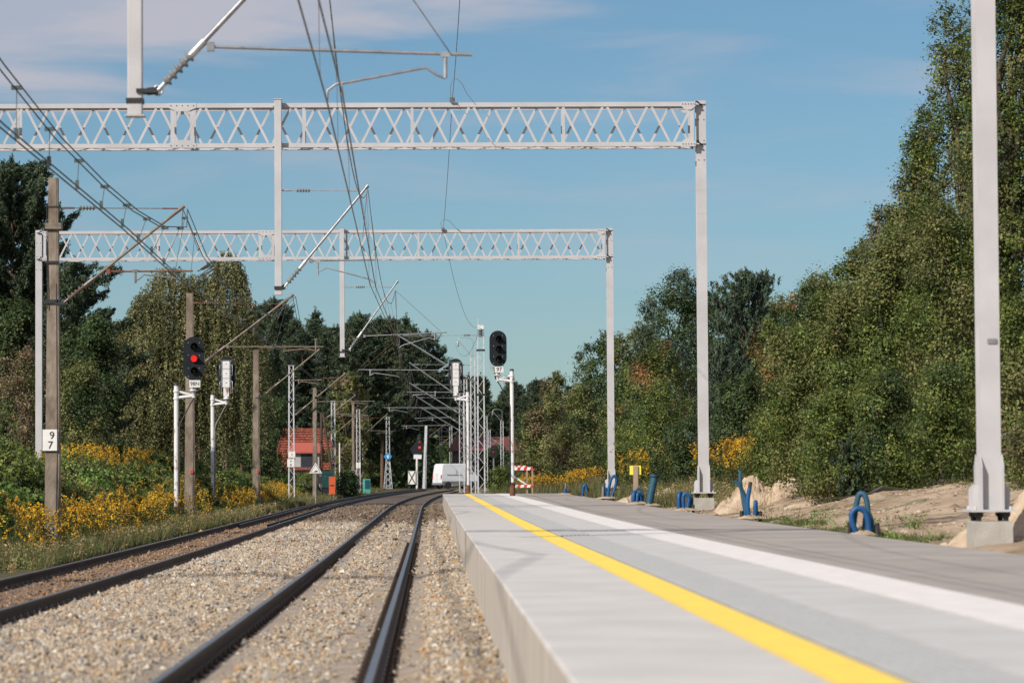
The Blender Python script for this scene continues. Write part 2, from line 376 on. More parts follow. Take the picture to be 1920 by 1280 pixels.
# ------------------------------------------------------------------ ground, ballast, road
def node_ground(m, left, right):
    pass
def ground_material():
    m = bpy.data.materials.new('ground_soil'); m.use_nodes = True
    N, L = m.node_tree.nodes, m.node_tree.links; p = N['Principled BSDF']; p.inputs['Roughness'].default_value = .95
    p.inputs['Specular IOR Level'].default_value = .15
    tc = N.new('ShaderNodeTexCoord'); sp = N.new('ShaderNodeSeparateXYZ'); L.new(tc.outputs['Object'], sp.inputs[0])
    def noise(s, d=5, st=(1, 1, 1)):
        mp = N.new('ShaderNodeMapping'); mp.inputs['Scale'].default_value = st; L.new(tc.outputs['Object'], mp.inputs[0])
        n = N.new('ShaderNodeTexNoise'); n.inputs['Scale'].default_value = s; n.inputs['Detail'].default_value = d; L.new(mp.outputs[0], n.inputs[0]); return n.outputs[0]
    def rng(v, a, b):
        r = N.new('ShaderNodeMapRange'); r.inputs[1].default_value = a; r.inputs[2].default_value = b; L.new(v, r.inputs[0]); return r.outputs[0]
    def mix(f, a, b):
        x = N.new('ShaderNodeMix'); x.data_type = 'RGBA'; L.new(f, x.inputs[0])
        for i, v in ((6, a), (7, b)):
            if isinstance(v, tuple): x.inputs[i].default_value = (*v, 1)
            else: L.new(v, x.inputs[i])
        return x.outputs[2]
    def mul(a, b):
        x = N.new('ShaderNodeMath'); x.operation = 'MULTIPLY'; L.new(a, x.inputs[0])
        if isinstance(b, float): x.inputs[1].default_value = b
        else: L.new(b, x.inputs[1])
        return x.outputs[0]
    soil = mix(rng(noise(1.2), .4, .6), (.075, .07, .035), (.11, .085, .05))
    sand = mix(rng(noise(.9, 7, (1, .35, 1)), .38, .62), (.46, .35, .245), (.30, .215, .145))
    sand = mix(rng(noise(7.0, 4), .54, .72), sand, (.19, .14, .10))
    sand = mix(mul(rng(noise(.5, 6), .56, .62), .7), sand, (.10, .12, .045))
    far = rng(sp.outputs['Y'], 88., 112.)
    sand = mix(mul(far, .8), sand, (.12, .10, .055))
    c = mix(rng(sp.outputs['X'], 0., .5), soil, sand)
    L.new(c, p.inputs['Base Color'])
    b = N.new('ShaderNodeBump'); b.inputs['Strength'].default_value = .8; b.inputs['Distance'].default_value = .08
    L.new(noise(5., 8), b.inputs['Height']); L.new(b.outputs[0], p.inputs['Normal'])
    return m
def build_ground():
    xs = sorted(set([-1500, -700, -300, -150, -80, -50, -40, -32, -26, -22, -19, -17] + [-16 + .5 * i for i in range(66)] + [18, 20, 23, 27, 32, 40, 55, 80, 150, 300, 700, 1500]))
    ys = [-200, -50, 0] + [8 + 1.0 * i for i in range(150)] + [160 + 4 * i for i in range(60)] + [420, 450, 500, 600, 800, 1200, 2000, 3000]
    V = []; F = []
    for y in ys:
        for x in xs: V.append((x, y, ground_z(x, max(0, y)) + (0.035 * math.sin(x * 5.1 + y * 2.3) if (6.5 < x < 14 and y < 110) else 0)))
    n = len(xs)
    for j in range(len(ys) - 1):
        for i in range(n - 1): F.append((j * n + i, j * n + i + 1, (j + 1) * n + i + 1, (j + 1) * n + i))
    o = tris_mesh('ground', V, F, ground_material(), smooth=True); setp(o, kind='structure')
build_ground()

YS = [2.0 * i for i in range(3, 61)] + [123 + 3.0 * i for i in range(0, 34)] + [226 + 4.0 * i for i in range(0, 60)]
def bed_z(x):
    if x < -6.6: return -.15 - .16 * smooth(-6.6, -7.2, x)
    if x > -.25: return -.15 + .10 * smooth(-.25, .3, x)
    if -4.6 < x < -2.1: return -.15 + .05 * smooth(-4.6, -4.1, x) * smooth(-2.1, -2.6, x)
    return -.15
def bed_material():
    m = bpy.data.materials.new('ballast_bed'); m.use_nodes = True
    N, L = m.node_tree.nodes, m.node_tree.links; p = N['Principled BSDF']; p.inputs['Roughness'].default_value = .95
    tc = N.new('ShaderNodeTexCoord'); sp = N.new('ShaderNodeSeparateXYZ'); L.new(tc.outputs['Object'], sp.inputs[0])
    def noise(s, d=5):
        n = N.new('ShaderNodeTexNoise'); n.inputs['Scale'].default_value = s; n.inputs['Detail'].default_value = d; L.new(tc.outputs['Object'], n.inputs[0]); return n.outputs[0]
    def rng(v, a, b):
        r = N.new('ShaderNodeMapRange'); r.inputs[1].default_value = a; r.inputs[2].default_value = b; L.new(v, r.inputs[0]); return r.outputs[0]
    def mix(f, a, b):
        x = N.new('ShaderNodeMix'); x.data_type = 'RGBA'; L.new(f, x.inputs[0])
        for i, v in ((6, a), (7, b)):
            if isinstance(v, tuple): x.inputs[i].default_value = (*v, 1)
            else: L.new(v, x.inputs[i])
        return x.outputs[2]
    new = mix(rng(noise(3.), .35, .65), (.38, .31, .24), (.29, .23, .175))
    old = mix(rng(noise(2.), .4, .6), (.085, .058, .042), (.12, .09, .06))
    y2 = N.new('ShaderNodeMath'); y2.operation = 'MULTIPLY_ADD'; L.new(noise(.8, 3), y2.inputs[0]); y2.inputs[1].default_value = 14; L.new(sp.outputs['Y'], y2.inputs[2])
    c = mix(rng(y2.outputs[0], 107., 112.), new, old)
    # the old track's four foot is stained brown
    xa = N.new('ShaderNodeMath'); xa.operation = 'ADD'; L.new(sp.outputs['X'], xa.inputs[0]); xa.inputs[1].default_value = 5.53
    xb = N.new('ShaderNodeMath'); xb.operation = 'ABSOLUTE'; L.new(xa.outputs[0], xb.inputs[0])
    c = mix(rng(xb.outputs[0], 1.3, .75), c, (.21, .145, .105))
    L.new(c, p.inputs['Base Color'])
    b = N.new('ShaderNodeBump'); b.inputs['Strength'].default_value = .9; b.inputs['Distance'].default_value = .04
    L.new(noise(22., 3), b.inputs['Height']); L.new(b.outputs[0], p.inputs['Normal'])
    return m
def build_bed():
    xs = [-7.35, -7.1, -6.8, -6.6, -6.3, -5.5, -4.7, -4.6, -4.3, -4.0, -3.3, -2.6, -2.4, -2.1, -1.9, -1.2, -.5, -.25, 0, .3, .54]
    V = []; F = []; n = len(xs)
    for y in YS:
        for x in xs: V.append((x + dev(y), y, rise(y) + bed_z(x)))
    for j in range(len(YS) - 1):
        for i in range(n - 1): F.append((j * n + i, j * n + i + 1, (j + 1) * n + i + 1, (j + 1) * n + i))
    o = tris_mesh('ballast_bed', V, F, bed_material(), smooth=True); setp(o, kind='structure')
build_bed()

def build_stones():
    oct_v = np.array([(1, 0, 0), (-1, 0, 0), (0, 1, 0), (0, -1, 0), (0, 0, 1), (0, 0, -1)], float)
    oct_f = np.array([(0, 2, 4), (2, 1, 4), (1, 3, 4), (3, 0, 4), (2, 0, 5), (1, 2, 5), (3, 1, 5), (0, 3, 5)])
    P = []
    for (y0, y1, dens, sz) in ((12, 30, 560, .017), (30, 52, 560, .018), (52, 80, 330, .022), (80, 112, 200, .026), (112, 170, 60, .036)):
        n = int((y1 - y0) * 8 * dens)
        x = RNG.uniform(-7.3, .55, n); y = RNG.uniform(y0, y1, n)
        vis = x > (-830 / 6000.0 * y - .3); x, y = x[vis], y[vis]
        keep = np.ones(len(x), bool)
        prob = np.ones(len(x))
        for r in (-1.94, -.44, -6.28, -4.78):
            d = np.abs(x - r); keep &= d > .085
            w = .36 if r in (-1.94, -.44) else .16
            prob = np.where(d < w, prob * .10, prob)
        prob = np.where((x > -6.2) & (x < -4.85), prob * .30, prob)
        patch = np.sin(x * 2.1 + y * .23) * np.sin(y * .41 - x * 1.3)
        prob = np.where((patch > .2) & (x > -1.85) & (x < -.5), prob * .3, prob); prob = np.where(patch < -.45, prob * .45, prob)
        keep &= RNG.random(len(x)) < prob
        x, y = x[keep], y[keep]
        P.append(np.stack([x, y, sz * RNG.lognormal(0, .32, len(x))], 1))
    P = np.concatenate(P); n = len(P)
    dv = np.array([dev(v) for v in P[:, 1]]); rz = np.array([rise(v) for v in P[:, 1]]); bz = np.array([bed_z(v) for v in P[:, 0]])
    near = (P[:, 1] < 112)
    c0 = np.stack([P[:, 0] + dv, P[:, 1], rz + bz + P[:, 2] * RNG.uniform(-.2, .7, n)], 1)
    V = oct_v[None] * RNG.uniform(.55, 1.35, (n, 6, 1)) * P[:, 2][:, None, None]
    V += RNG.normal(0, .16, V.shape) * P[:, 2][:, None, None]
    a = RNG.uniform(0, 6.28, n); ca, sa = np.cos(a), np.sin(a)
    X = V[:, :, 0] * ca[:, None] - V[:, :, 1] * sa[:, None]; Y = V[:, :, 0] * sa[:, None] + V[:, :, 1] * ca[:, None]
    V = np.stack([X, Y, V[:, :, 2] * .85], 2) + c0[:, None, :]
    F = (oct_f[None] + (np.arange(n) * 6)[:, None, None]).reshape(-1, 3)
    pal = np.array([(.38, .305, .22), (.44, .37, .28), (.31, .285, .26), (.23, .225, .22), (.56, .51, .44), (.40, .26, .14), (.27, .18, .12), (.08, .075, .07)])
    pw = np.array([.25, .19, .15, .12, .10, .10, .05, .04]); ci = RNG.choice(8, n, p=pw)
    C = pal[ci] * RNG.uniform(.85, 1.15, (n, 1)) * np.array((.98, .955, .915))
    brown = np.array([(.20, .13, .09), (.15, .10, .075), (.25, .2, .15), (.12, .1, .06)])
    fb = P[:, 1] + RNG.normal(0, 2.5, n) > 109
    C[fb] = brown[RNG.integers(0, 4, fb.sum())] * RNG.uniform(.7, 1.25, (fb.sum(), 1))
    t2 = (P[:, 0] > -6.2) & (P[:, 0] < -4.85); C[t2] = C[t2] * np.array((.62, .5, .42))
    o = tris_mesh('ballast_stones', V.reshape(-1, 3), F, M['stone'], colors=np.repeat(C, 8, 0))
    setp(o, 'pale beige and grey crushed stone ballast spread over both track beds', 'ballast', kind='stuff')
build_stones()

# level crossing road
VAN_Y = 338.0
van_dir = R(28)
mb = MB()
cx, cy = 5.0, VAN_Y; dx, dy = math.cos(van_dir), math.sin(van_dir)
nrm = Vector((-dy, dx, 0)); dr = Vector((dx, dy, 0))
rp = []
for t in range(-30, 61, 3):
    p = Vector((cx, cy, 0)) + dr * t
    rp.append((p - nrm * 3.2, p + nrm * 3.2))
V = []; F = []
for i, (a, b) in enumerate(rp):
    V += [(a.x, a.y, rise(330) + .02), (b.x, b.y, rise(330) + .02)]
    if i: F.append((2 * i - 2, 2 * i - 1, 2 * i + 1, 2 * i))
setp(tris_mesh('road', V, F, M['asphalt']), kind='structure')

# ------------------------------------------------------------------ tracks
def rail_mesh(name, x0, parent, Ys, head_w=.036):
    prof = [(-.075, -.172), (.075, -.172), (.075, -.160), (.012, -.135), (.010, -.05), (head_w, -.04), (head_w, -.006), (head_w - .008, 0), (-head_w + .008, 0), (-head_w, -.006), (-head_w, -.04), (-.010, -.05), (-.012, -.135), (-.075, -.160)]
    n = len(prof); V = []; F = []; mi = []
    for y in Ys:
        for (px, pz) in prof: V.append((x0 + px + dev(y), y, rise(y) + pz))
    for j in range(len(Ys) - 1):
        for k in range(n):
            k2 = (k + 1) % n
            F.append((j * n + k, j * n + k2, (j + 1) * n + k2, (j + 1) * n + k)); mi.append(1 if k == 7 else 0)
    me = tris_mesh(name, V, F, [M['rail'], M['railhead']], parent, mi=mi)
    return me
tr1 = thing('railway_track', 'nearer railway track with concrete sleepers running beside the new platform', 'railway track')
tr2 = thing('railway_track', 'farther railway track with brown stained sleepers at the foot of the overgrown bank', 'railway track')
for x in (-1.94, -.44): rail_mesh('rail', x, tr1, YS)
for x in (-6.28, -4.78): rail_mesh('rail', x, tr2, YS)
YG = [y for y in YS if y > 98]
for x in (-5.98, -5.08): setp(rail_mesh('guard_rail', x, tr2, YG, .03), 'extra rail laid just inside the running rail')
def sleeper_mb(wood):
    b = MB()
    if wood: b.box((0, 0, -.245), (2.5, .24, .15))
    else:
        b.prism([(-1.25, -.36), (1.25, -.36), (1.25, -.18), (.55, -.172), (.25, -.19), (-.25, -.19), (-.55, -.172), (-1.25, -.18)], -.125, .125)
    return b
def clip_mb(x, s):
    b = MB()
    if 1:
        b.box((x + s * .11, 0, -.150), (.07, .13, .03)); b.tube([(x + s * .15, -.05, -.15), (x + s * .09, -.05, -.125), (x + s * .075, 0, -.12), (x + s * .09, .05, -.125), (x + s * .15, .05, -.15)], .009, 5)
        b.lathe([(.016, -.14), (.016, -.105), (.009, -.095)], (x + s * .115, 0, 0), 6)
    return b
for tr, axis, wood, y_start in ((tr1, -1.19, False, 17.0), (tr2, -5.53, True, 33.0)):
    base = sleeper_mb(wood).build('sleeper', M['woodsleeper'] if wood else M['sleeper'], tr)
    clips = [clip_mb(sx, s_).build('rail_clip', M['insul'] if wood else M['rail'], base) for sx in (-.75, .75) for s_ in (-1, 1)]
    y = y_start; k = 0
    rest = MB()
    while y < 250:
        z = rise(y) + (.012 if not wood else .008)
        if k == 0: base.location = (axis + dev(y), y, z)
        elif k < 100:
            o = base.copy(); COL.objects.link(o); o.parent = tr; o.location = (axis + dev(y), y, z)
            for c in clips: q = c.copy(); COL.objects.link(q); q.parent = o
        else: rest.box((axis + dev(y), y, z - .245), (2.5, .24, .15))
        y += .6; k += 1
    o = rest.build('sleeper', M['woodsleeper'] if wood else M['sleeper'], tr); o['kind'] = 'stuff'

# ------------------------------------------------------------------ platform
plat = thing('railway_platform', 'new concrete platform with a yellow line and a white strip running beside the track', 'platform')
PZ = .60
YP = [6 + 3.0 * i for i in range(0, 49)]     # 6 .. 150
def pstrip(name, x0, x1, dz, m, th=.05, ya=None, yb=None):
    Ys = [y for y in YP if (ya is None or y >= ya) and (yb is None or y <= yb)]
    V = []; F = []
    for y in Ys:
        for (x, z) in ((x0, dz), (x1, dz), (x1, dz - th), (x0, dz - th)): V.append((x + dev(y), y, rise(y) + PZ + z))
    for j in range(len(Ys) - 1):
        for k in range(4):
            k2 = (k + 1) % 4; F.append((j * 4 + k2, j * 4 + k, (j + 1) * 4 + k, (j + 1) * 4 + k2))
    n = (len(Ys) - 1) * 4
    F += [(3, 2, 1, 0), (n, n + 1, n + 2, n + 3)]
    return tris_mesh(name, V, F, m, plat)
b = MB(); y = 6.0; k = 0
while y < 149.6:
    z = rise(y + .5) + PZ; d = dev(y + .5); jx = RNG.normal(0, .0025)
    b.prism([(PX0 + jx + d, z - 1.1), (PX0 + jx + d, z - .012), (PX0 + .012 + d, z), (1.54 + d, z), (1.54 + d, z - .16), (PX0 + .14 + d, z - .16), (PX0 + .14 + d, z - 1.1)], y + .004, y + .996)
    y += 1.0
eo = b.build('edge_slab', [M['edge'], M['wall']], plat)
for p in eo.data.polygons:
    if p.normal.x < -.9: p.material_index = 1
pstrip('bedding', PX0 + .02, 6.15, -.02, M['wall'], .9)
pstrip('yellow_line', 1.56, 1.83, .0, M['yellow'], .018)
pstrip('tactile_strip', 1.85, 2.32, -.004, M['groove'], .014)
rb = MB()
for i in range(7):
    x = 1.89 + i * .065
    for j in range(len(YP) - 1):
        y0, y1 = YP[j], YP[j + 1]
        a = Vector((x + dev(y0), y0, rise(y0) + PZ)); c = Vector((x + dev(y1), y1, rise(y1) + PZ))
        rb.bar(a, c, .036, .016)
rb.build('tactile_rib', M['rib'], plat)
pstrip('paving', 2.34, 3.03, .0, M['slab2'], .018)
pstrip('white_strip', 3.05, 3.63, .004, M['whiteline'], .02)
pstrip('rear_paving', 3.65, 6.10, -.004, M['back'], .014)
pstrip('kerb', 6.10, 6.22, -.03, M['kerb'], .6)

# ------------------------------------------------------------------ overhead line gantries
GX_R, GX_L, GH = 7.0, -15.1, 10.07
def column_part(x, parent):
    b = MB()
    w, d, t = .25, .34, .018
    b.bb(x - w / 2, x + w / 2, -d / 2, -d / 2 + t, .03, GH); b.bb(x - w / 2, x + w / 2, d / 2 - t, d / 2, .03, GH)
    b.bb(x - .008, x + .008, -d / 2 + t, d / 2 - t, .03, GH); b.bb(x - w / 2 - .004, x + w / 2 + .004, -d / 2 - .004, d / 2 + .004, GH, GH + .015)
    for z in (GH - .48, GH - 1.02, GH - 1.52):
        for s in (-1, 1): b.tube([(x + s * .07, -d / 2 - .012, z), (x + s * .07, -d / 2 + .002, z)], .014, 8, 1)
    for z in (GH - 2.3, GH - 2.9): b.bb(x - w / 2 - .002, x + w / 2 + .002, -d / 2 - .003, -d / 2, z, z + .008, 0)
    c = b.build('column', [M['steel'], M['dark']], parent)
    g = MB()
    for s in (-1, 1):
        for f in (-1, 1):
            xx = x + s * .135
            ys = f * d / 2
            g.add([(xx - .006, ys, .03), (xx + .006, ys, .03), (xx + .006, ys, .72), (xx - .006, ys, .72), (xx - .006, ys + f * .12, .03), (xx + .006, ys + f * .12, .03), (xx + .006, ys + f * .12, .56), (xx - .006, ys + f * .12, .56)],
                  [(0, 1, 2, 3), (4, 7, 6, 5), (0, 4, 5, 1), (1, 5, 6, 2), (2, 6, 7, 3), (3, 7, 4, 0)])
            yy = f * (d / 2 - .03)
            g.prism([(x + s * .142, .03), (x + s * .142, .34), (x + s * .19, .34), (x + s * .235, .28), (x + s * .235, .03)], yy - .007, yy + .007)
    for f in (-1, 1): g.bb(x - .129, x + .129, f * (d / 2 + .001), f * (d / 2 + .013), .03, .70)
    for f in (-1, 1):
        g.bb(x - .141, x - .129, f * (d / 2), f * (d / 2 + .115), .03, .03001)
    g.build('base_stiffener', M['steel'], c)
    p = MB(); p.bb(x - .29, x + .29, -.32, .32, 0, .03)
    for s in (-1, 1):
        for f in (-1, 1): p.lathe([(.02, .03), (.02, .06), (.012, .07)], (x + s * .22, f * .26, 0), 6)
    p.build('base_plate', M['steel'], c)
    for s in (-1, 1):
        for f in (-1, 1):
            a = MB(); a.lathe([(.06, -.001), (.058, -.05), (.035, -.07), (.032, -.145)], (x + s * .17, f * .2, 0), 10); a.build('anchor_bolt', M['dark'], c)
    q = MB(); q.prism([(x - .25, -1.4), (x - .24, -.13), (x - .22, -.115), (x + .22, -.115), (x + .24, -.13), (x + .25, -1.4)], -.29, .29)
    q.build('plinth', M['plinth'], c)
def chord(b, x0, x1, z0, z1, inward):
    for f in (-1, 1):
        b.bb(x0, x1, f * .35, f * .338, z0, z1)
        zz = z0 if inward > 0 else z1 - .012
        b.bb(x0, x1, f * .336, f * .25, zz, zz + .012)
def make_gantry():
    g = thing('overhead_line_gantry', '', 'gantry')
    column_part(GX_R, g); column_part(GX_L, g)
    zt1, zt0 = GH - .04, GH - .155; zb1, zb0 = GH - 1.07, GH - 1.18
    beam = MB(); xl, xr = GX_L + .2, GX_R - .2
    chord(beam, xl, xr, zt0, zt1, -1); chord(beam, xl, xr, zb0, zb1, 1)
    beam.build('beam_chord', M['steel'], g)
    lat = MB(); P = 1.12; n = int((xr - xl) / (P / 2)); st = (xr - xl) / n
    for i in range(n):
        xa, xb = xl + i * st + .06, xl + (i + 1) * st - .06
        za, zb = (zb1 + .01, zt0 - .01) if i % 2 else (zt0 - .01, zb1 + .01)
        lat.bar((xa, -.332, za), (xb, -.332, zb), .062, .008, upv=(0, 1, 0))
        lat.bar((xa, .332, zb), (xb, .332, za), .060, .008, upv=(0, 1, 0))
        lat.bar((xa, -.30, zb0 - .006), (xb, .30, zb0 - .006), .05, .006) if i % 2 else lat.bar((xa, .30, zb0 - .006), (xb, -.30, zb0 - .006), .05, .006)
        if i % 2 == 0: lat.bar((xa, -.30, zt1 - .02), (xb, .30, zt1 - .02), .05, .006)
    for x in (-10.5, -3.2, -.43, 3.45):
        for f in (-1, 1): lat.bb(x - .035, x + .035, f * .334, f * .326, zb1, zt0)
    lat.build('lattice_bracing', M['steel'], g)
    for x in (-6.55, -6.05, xl + .05, xr - .05):
        for f in (-1, 1): j = MB(); j.bb(x - .05, x + .05, f * .3338, f * .325, zb1, zt0); j.build('end_upright', M['steel'], g)
    for (xc, w) in ((-6.3, .36), (xl + .14, .18), (xr - .14, .18)):
        for f in (-1, 1):
            for (z0, z1, s) in ((zt0, zt1, -1), (zb0, zb1, 1)):
                pl = [(xc - w, z0 - .004), (xc + w, z0 - .004), (xc + w, z1 + .004), (xc - w, z1 + .004)]
                if s < 0: pl = [(xc - w, z1 + .004), (xc + w, z1 + .004), (xc + w, z0), (xc + w * .4, z0 - .09), (xc - w * .4, z0 - .09), (xc - w, z0)]
                else: pl = [(xc - w, z0 - .004), (xc + w, z0 - .004), (xc + w, z1), (xc + w * .4, z1 + .09), (xc - w * .4, z1 + .09), (xc - w, z1)]
                j = MB(); j.prism(pl, f * .3505, f * .36)
                for k in range(5):
                    j.tube([(xc - w * .8 + k * w * .4, f * .36, (z0 + z1) / 2), (xc - w * .8 + k * w * .4, f * .374, (z0 + z1) / 2)], .013, 6, 1)
                j.build('joint_plate', [M['steel'], M['dark']], g)
    for xc, s in ((GX_R, -1), (GX_L, 1)):
        for z in (GH - .1, GH - 1.12):
            h = MB(); h.bb(xc + s * .06, xc + s * .26, -.34, .34, z - .012, z + .012)
            for f in (-1, 1):
                h.bar((xc - s * .02, f * .185, z - .02), (xc + s * .13, f * .33, z + .08), .05, .02, mi=1)
            h.bb(xc - .1, xc + .1, -.215, -.19, z + .02, z + .05, 0)
            h.build('beam_bracket', [M['steel'], M['dark']], g)
    p = MB(); px = -3.85; zl = 5.12
    p.bb(px - .09, px + .09, -.56, -.38, zl, GH + .03); po = p.build('drop_post', M['steel'], g, bevel=.012)
    c = MB()
    c.bb(px - .11, px + .11, -.575, -.365, GH + .03, GH + .05)
    for z in (GH - .09, GH - 1.12): c.bb(px - .10, px + .10, -.3755, -.3605, z - .10, z + .10); c.bb(px - .15, px + .15, -.3785, -.362, z - .03, z + .03)
    for z in (zl + .18,): c.bb(px - .105, px + .105, -.575, -.365, z - .03, z + .03, 1)
    c.bb(px - .12, px + .12, -.59, -.35, zl - .015, zl + .0)
    c.build('post_clamp', [M['steel'], M['dark']], po)
    l = MB(); l.bb(-1, -.86, -.37, -.30, GH - .20, GH - .16); l.bb(.86, 1, -.37, -.3, GH - .2, GH - .16)
    return g
GY = (40.0, 82.0, 124.0); GZ = (.97, 1.06, 1.12)
g0 = make_gantry()
g0['label'] = 'near white gantry whose wide column stands at the right edge, beam above the view'
g0['group'] = 'white portal gantries over the tracks'
g0.location = (0, GY[0], GZ[0])
# move the empty's origin to the foot of its right column
def shift(g, X, Y, Z):
    for ch in g.children: ch.location.x -= GX_R
    g.location = (X, Y, Z)
shift(g0, GX_R, GY[0], GZ[0])
dup(g0, 'middle white lattice portal gantry spanning the tracks, its beam highest in the picture', (GX_R, GY[1], GZ[1]))
g3 = dup(g0, 'farthest white lattice portal gantry, beam seen lower with both columns in view', (GX_R, GY[2], GZ[2]))
b = MB(); b.bb(-.03, .09, -.186, -.182, 2.1, 2.16); mk = b.build('stencil_mark', M['insgrey'], g0)
for g, dx_, dz_ in ((g0, .22, -.16), (g3, .47, 0)):
    for ch in g.children:
        if ch.name.startswith('drop_post'): ch.location.x += dx_; ch.location.z += dz_

# ------------------------------------------------------------------ cantilevers (real points found from the photograph at each mast's distance)
def ribs(b, a, c, r, n, mi=0):
    a, c = Vector(a), Vector(c); q = (c - a).to_track_quat('Z', 'Y').to_matrix(); L = (c - a).length
    prof = [(r * .45, 0)]
    for i in range(n):
        z = L * (i + .5) / n; w = L / n * .28
        prof += [(r * .45, z - w), (r, z - w * .4), (r, z + w * .4), (r * .45, z + w)]
    prof.append((r * .45, L)); b.lathe(prof, a, 10, mi, q)
def cantilever(label, Y, strut, rod=None, tube=None, drop=None, arm=None, stays=(), clamp=None, s=1.0, old=False, rodins=None, cat='cantilever', clips=(), group='cantilever arms of the overhead line'):
    A = lambda p: at(p[0], p[1], Y)
    s0, s1 = A(strut[0]), A(strut[1]); org = s0.copy()
    t = thing('cantilever_arm', label, cat, org, group=group)
    L = lambda p: A(p) - org
    mt = M['oldtube'] if old else M['tubealu']; mg = M['insul'] if old else M['galv']
    b = MB(); a0, a1 = L(strut[0]), L(strut[1]); d = (a1 - a0).normalized()
    i0, i1 = a0 + d * .12, a0 + d * .62
    b.tube([a0 + d * .55, a1], .034 * s, 10)
    b.tube([a1 - d * .06, a1 + d * .04], .05 * s, 8)
    b.build('strut', mt, t)
    b = MB(); ribs(b, i0, i1, .075 * s, 5); b.build('insulator', M['insul'] if old else M['insgrey'], t)
    b = MB(); b.tube([a0 - d * .02, i0 + d * .04], .03 * s, 8); b.build('end_pin', mg if old else M['galv'], t); b = MB(); b.tube([i1 - d * .05, i1 + d * .22], .05 * s, 10)
    b.build('end_fitting', mg if old else M['galv'], t); b = MB()
    ring = [a0 + Vector((math.cos(k) * .06, .0, math.sin(k) * .06)) for k in [i * math.pi / 5 for i in range(11)]]
    b.tube(ring, .014 * s, 6, caps=False)
    b.build('ring', mg if old else M['galv'], t)
    if clamp:
        b = MB(); c = L(clamp); b.bar(c, a0, .05, .09); b.box(c, (.25 * s, .25 * s, .05)); b.build('mast_clamp', M['dark'], t)
    if rod:
        r0, r1 = L(rod[0]), L(rod[1]); b = MB(); b.tube([r0, r1], .011 * s, 6); dr_ = (r1 - r0).normalized()
        b.tube([r1 - dr_ * .35, r1], .02 * s, 6)
        b.tube([r0, r0 + dr_ * .28], .026 * s, 6)
        b.build('tie_rod', M['rust'] if old else M['galv'], t)
        b = MB(); q0 = r0 + dr_ * .38; ribs(b, q0, q0 + dr_ * .36, .055 * s, 5); b.build('insulator', M['insul'] if old else M['insgrey'], t)
    if tube:
        b = MB(); b.tube([L(tube[0]), L(tube[1])], .021 * s, 8)
        # the clamp that holds it to the strut
        b.box(L(tube[0]), (.09, .07, .11))
        b.build('registration_tube', M['rust'] if old == 2 else mt, t)
    if drop:
        b = MB(); b.tube([L((drop[0], drop[1])), L((drop[0], drop[2]))], .026 * s, 8); b.box(L((drop[0], drop[1])), (.12, .06, .06)); b.build('drop_bracket', M['galv'] if not old else mt, t)
    if arm:
        b = MB(); b.tube([L(p) for p in arm], .017 * s, 8); b.build('steady_arm', mt if old else M['tubealu'], t)
    for (p, q) in clips:
        b = MB(); b.tube([L(p), L(q)], .016 * s, 6); b.box(L(q), (.04, .05, .03)); b.build('wire_clip', M['galv'], t)
    for st in stays:
        b = MB(); b.tube([L(st[0]), L(st[1])], .008 * s, 6); b.build('stay_wire', st[2] if len(st) > 2 else M['wire'], t)
    return t
y1, y2, y3 = GY[0] - .47, GY[1] - .47, GY[2] - .47
cantilever('large cantilever arm on the nearest drop post, cut off by the picture top', y1, ((296, 170), (640, -196)), ((262, -190), (630, -194)), ((395, 88), (885, 103)), (835, 103, 147),
           [(835, 147), (818, 140), (798, 127), (650, 155), (630, 158), (614, 170), (613, 190)], [((845, 101), (640, -194))], (276, 172), clips=[((640, 156), (642, 176))])
cantilever('cantilever arm hanging from the drop post of the middle gantry', y2, ((534, 537), (688, 350)), ((527, 357), (680, 358)), ((583, 489), (703, 487)), (596, 490, 516),
           [(596, 510), (613, 502), (695, 524), (700, 530)], [((690, 358), (705, 487)), ((688, 362), (680, 445), M['rust'])], (524, 541), clips=[((693, 524), (694, 534)), ((703, 527), (704, 537))])
cantilever('cantilever arm hanging from the drop post of the farthest gantry', y3, ((655, 656), (745, 528)), ((648, 538), (738, 538)), ((683, 630), (838, 623)), (815, 624, 637),
           [(815, 637), (805, 633), (755, 647), (748, 652)], [((741, 544), (826, 621)), ((741, 544), (734, 570))], (647, 656))
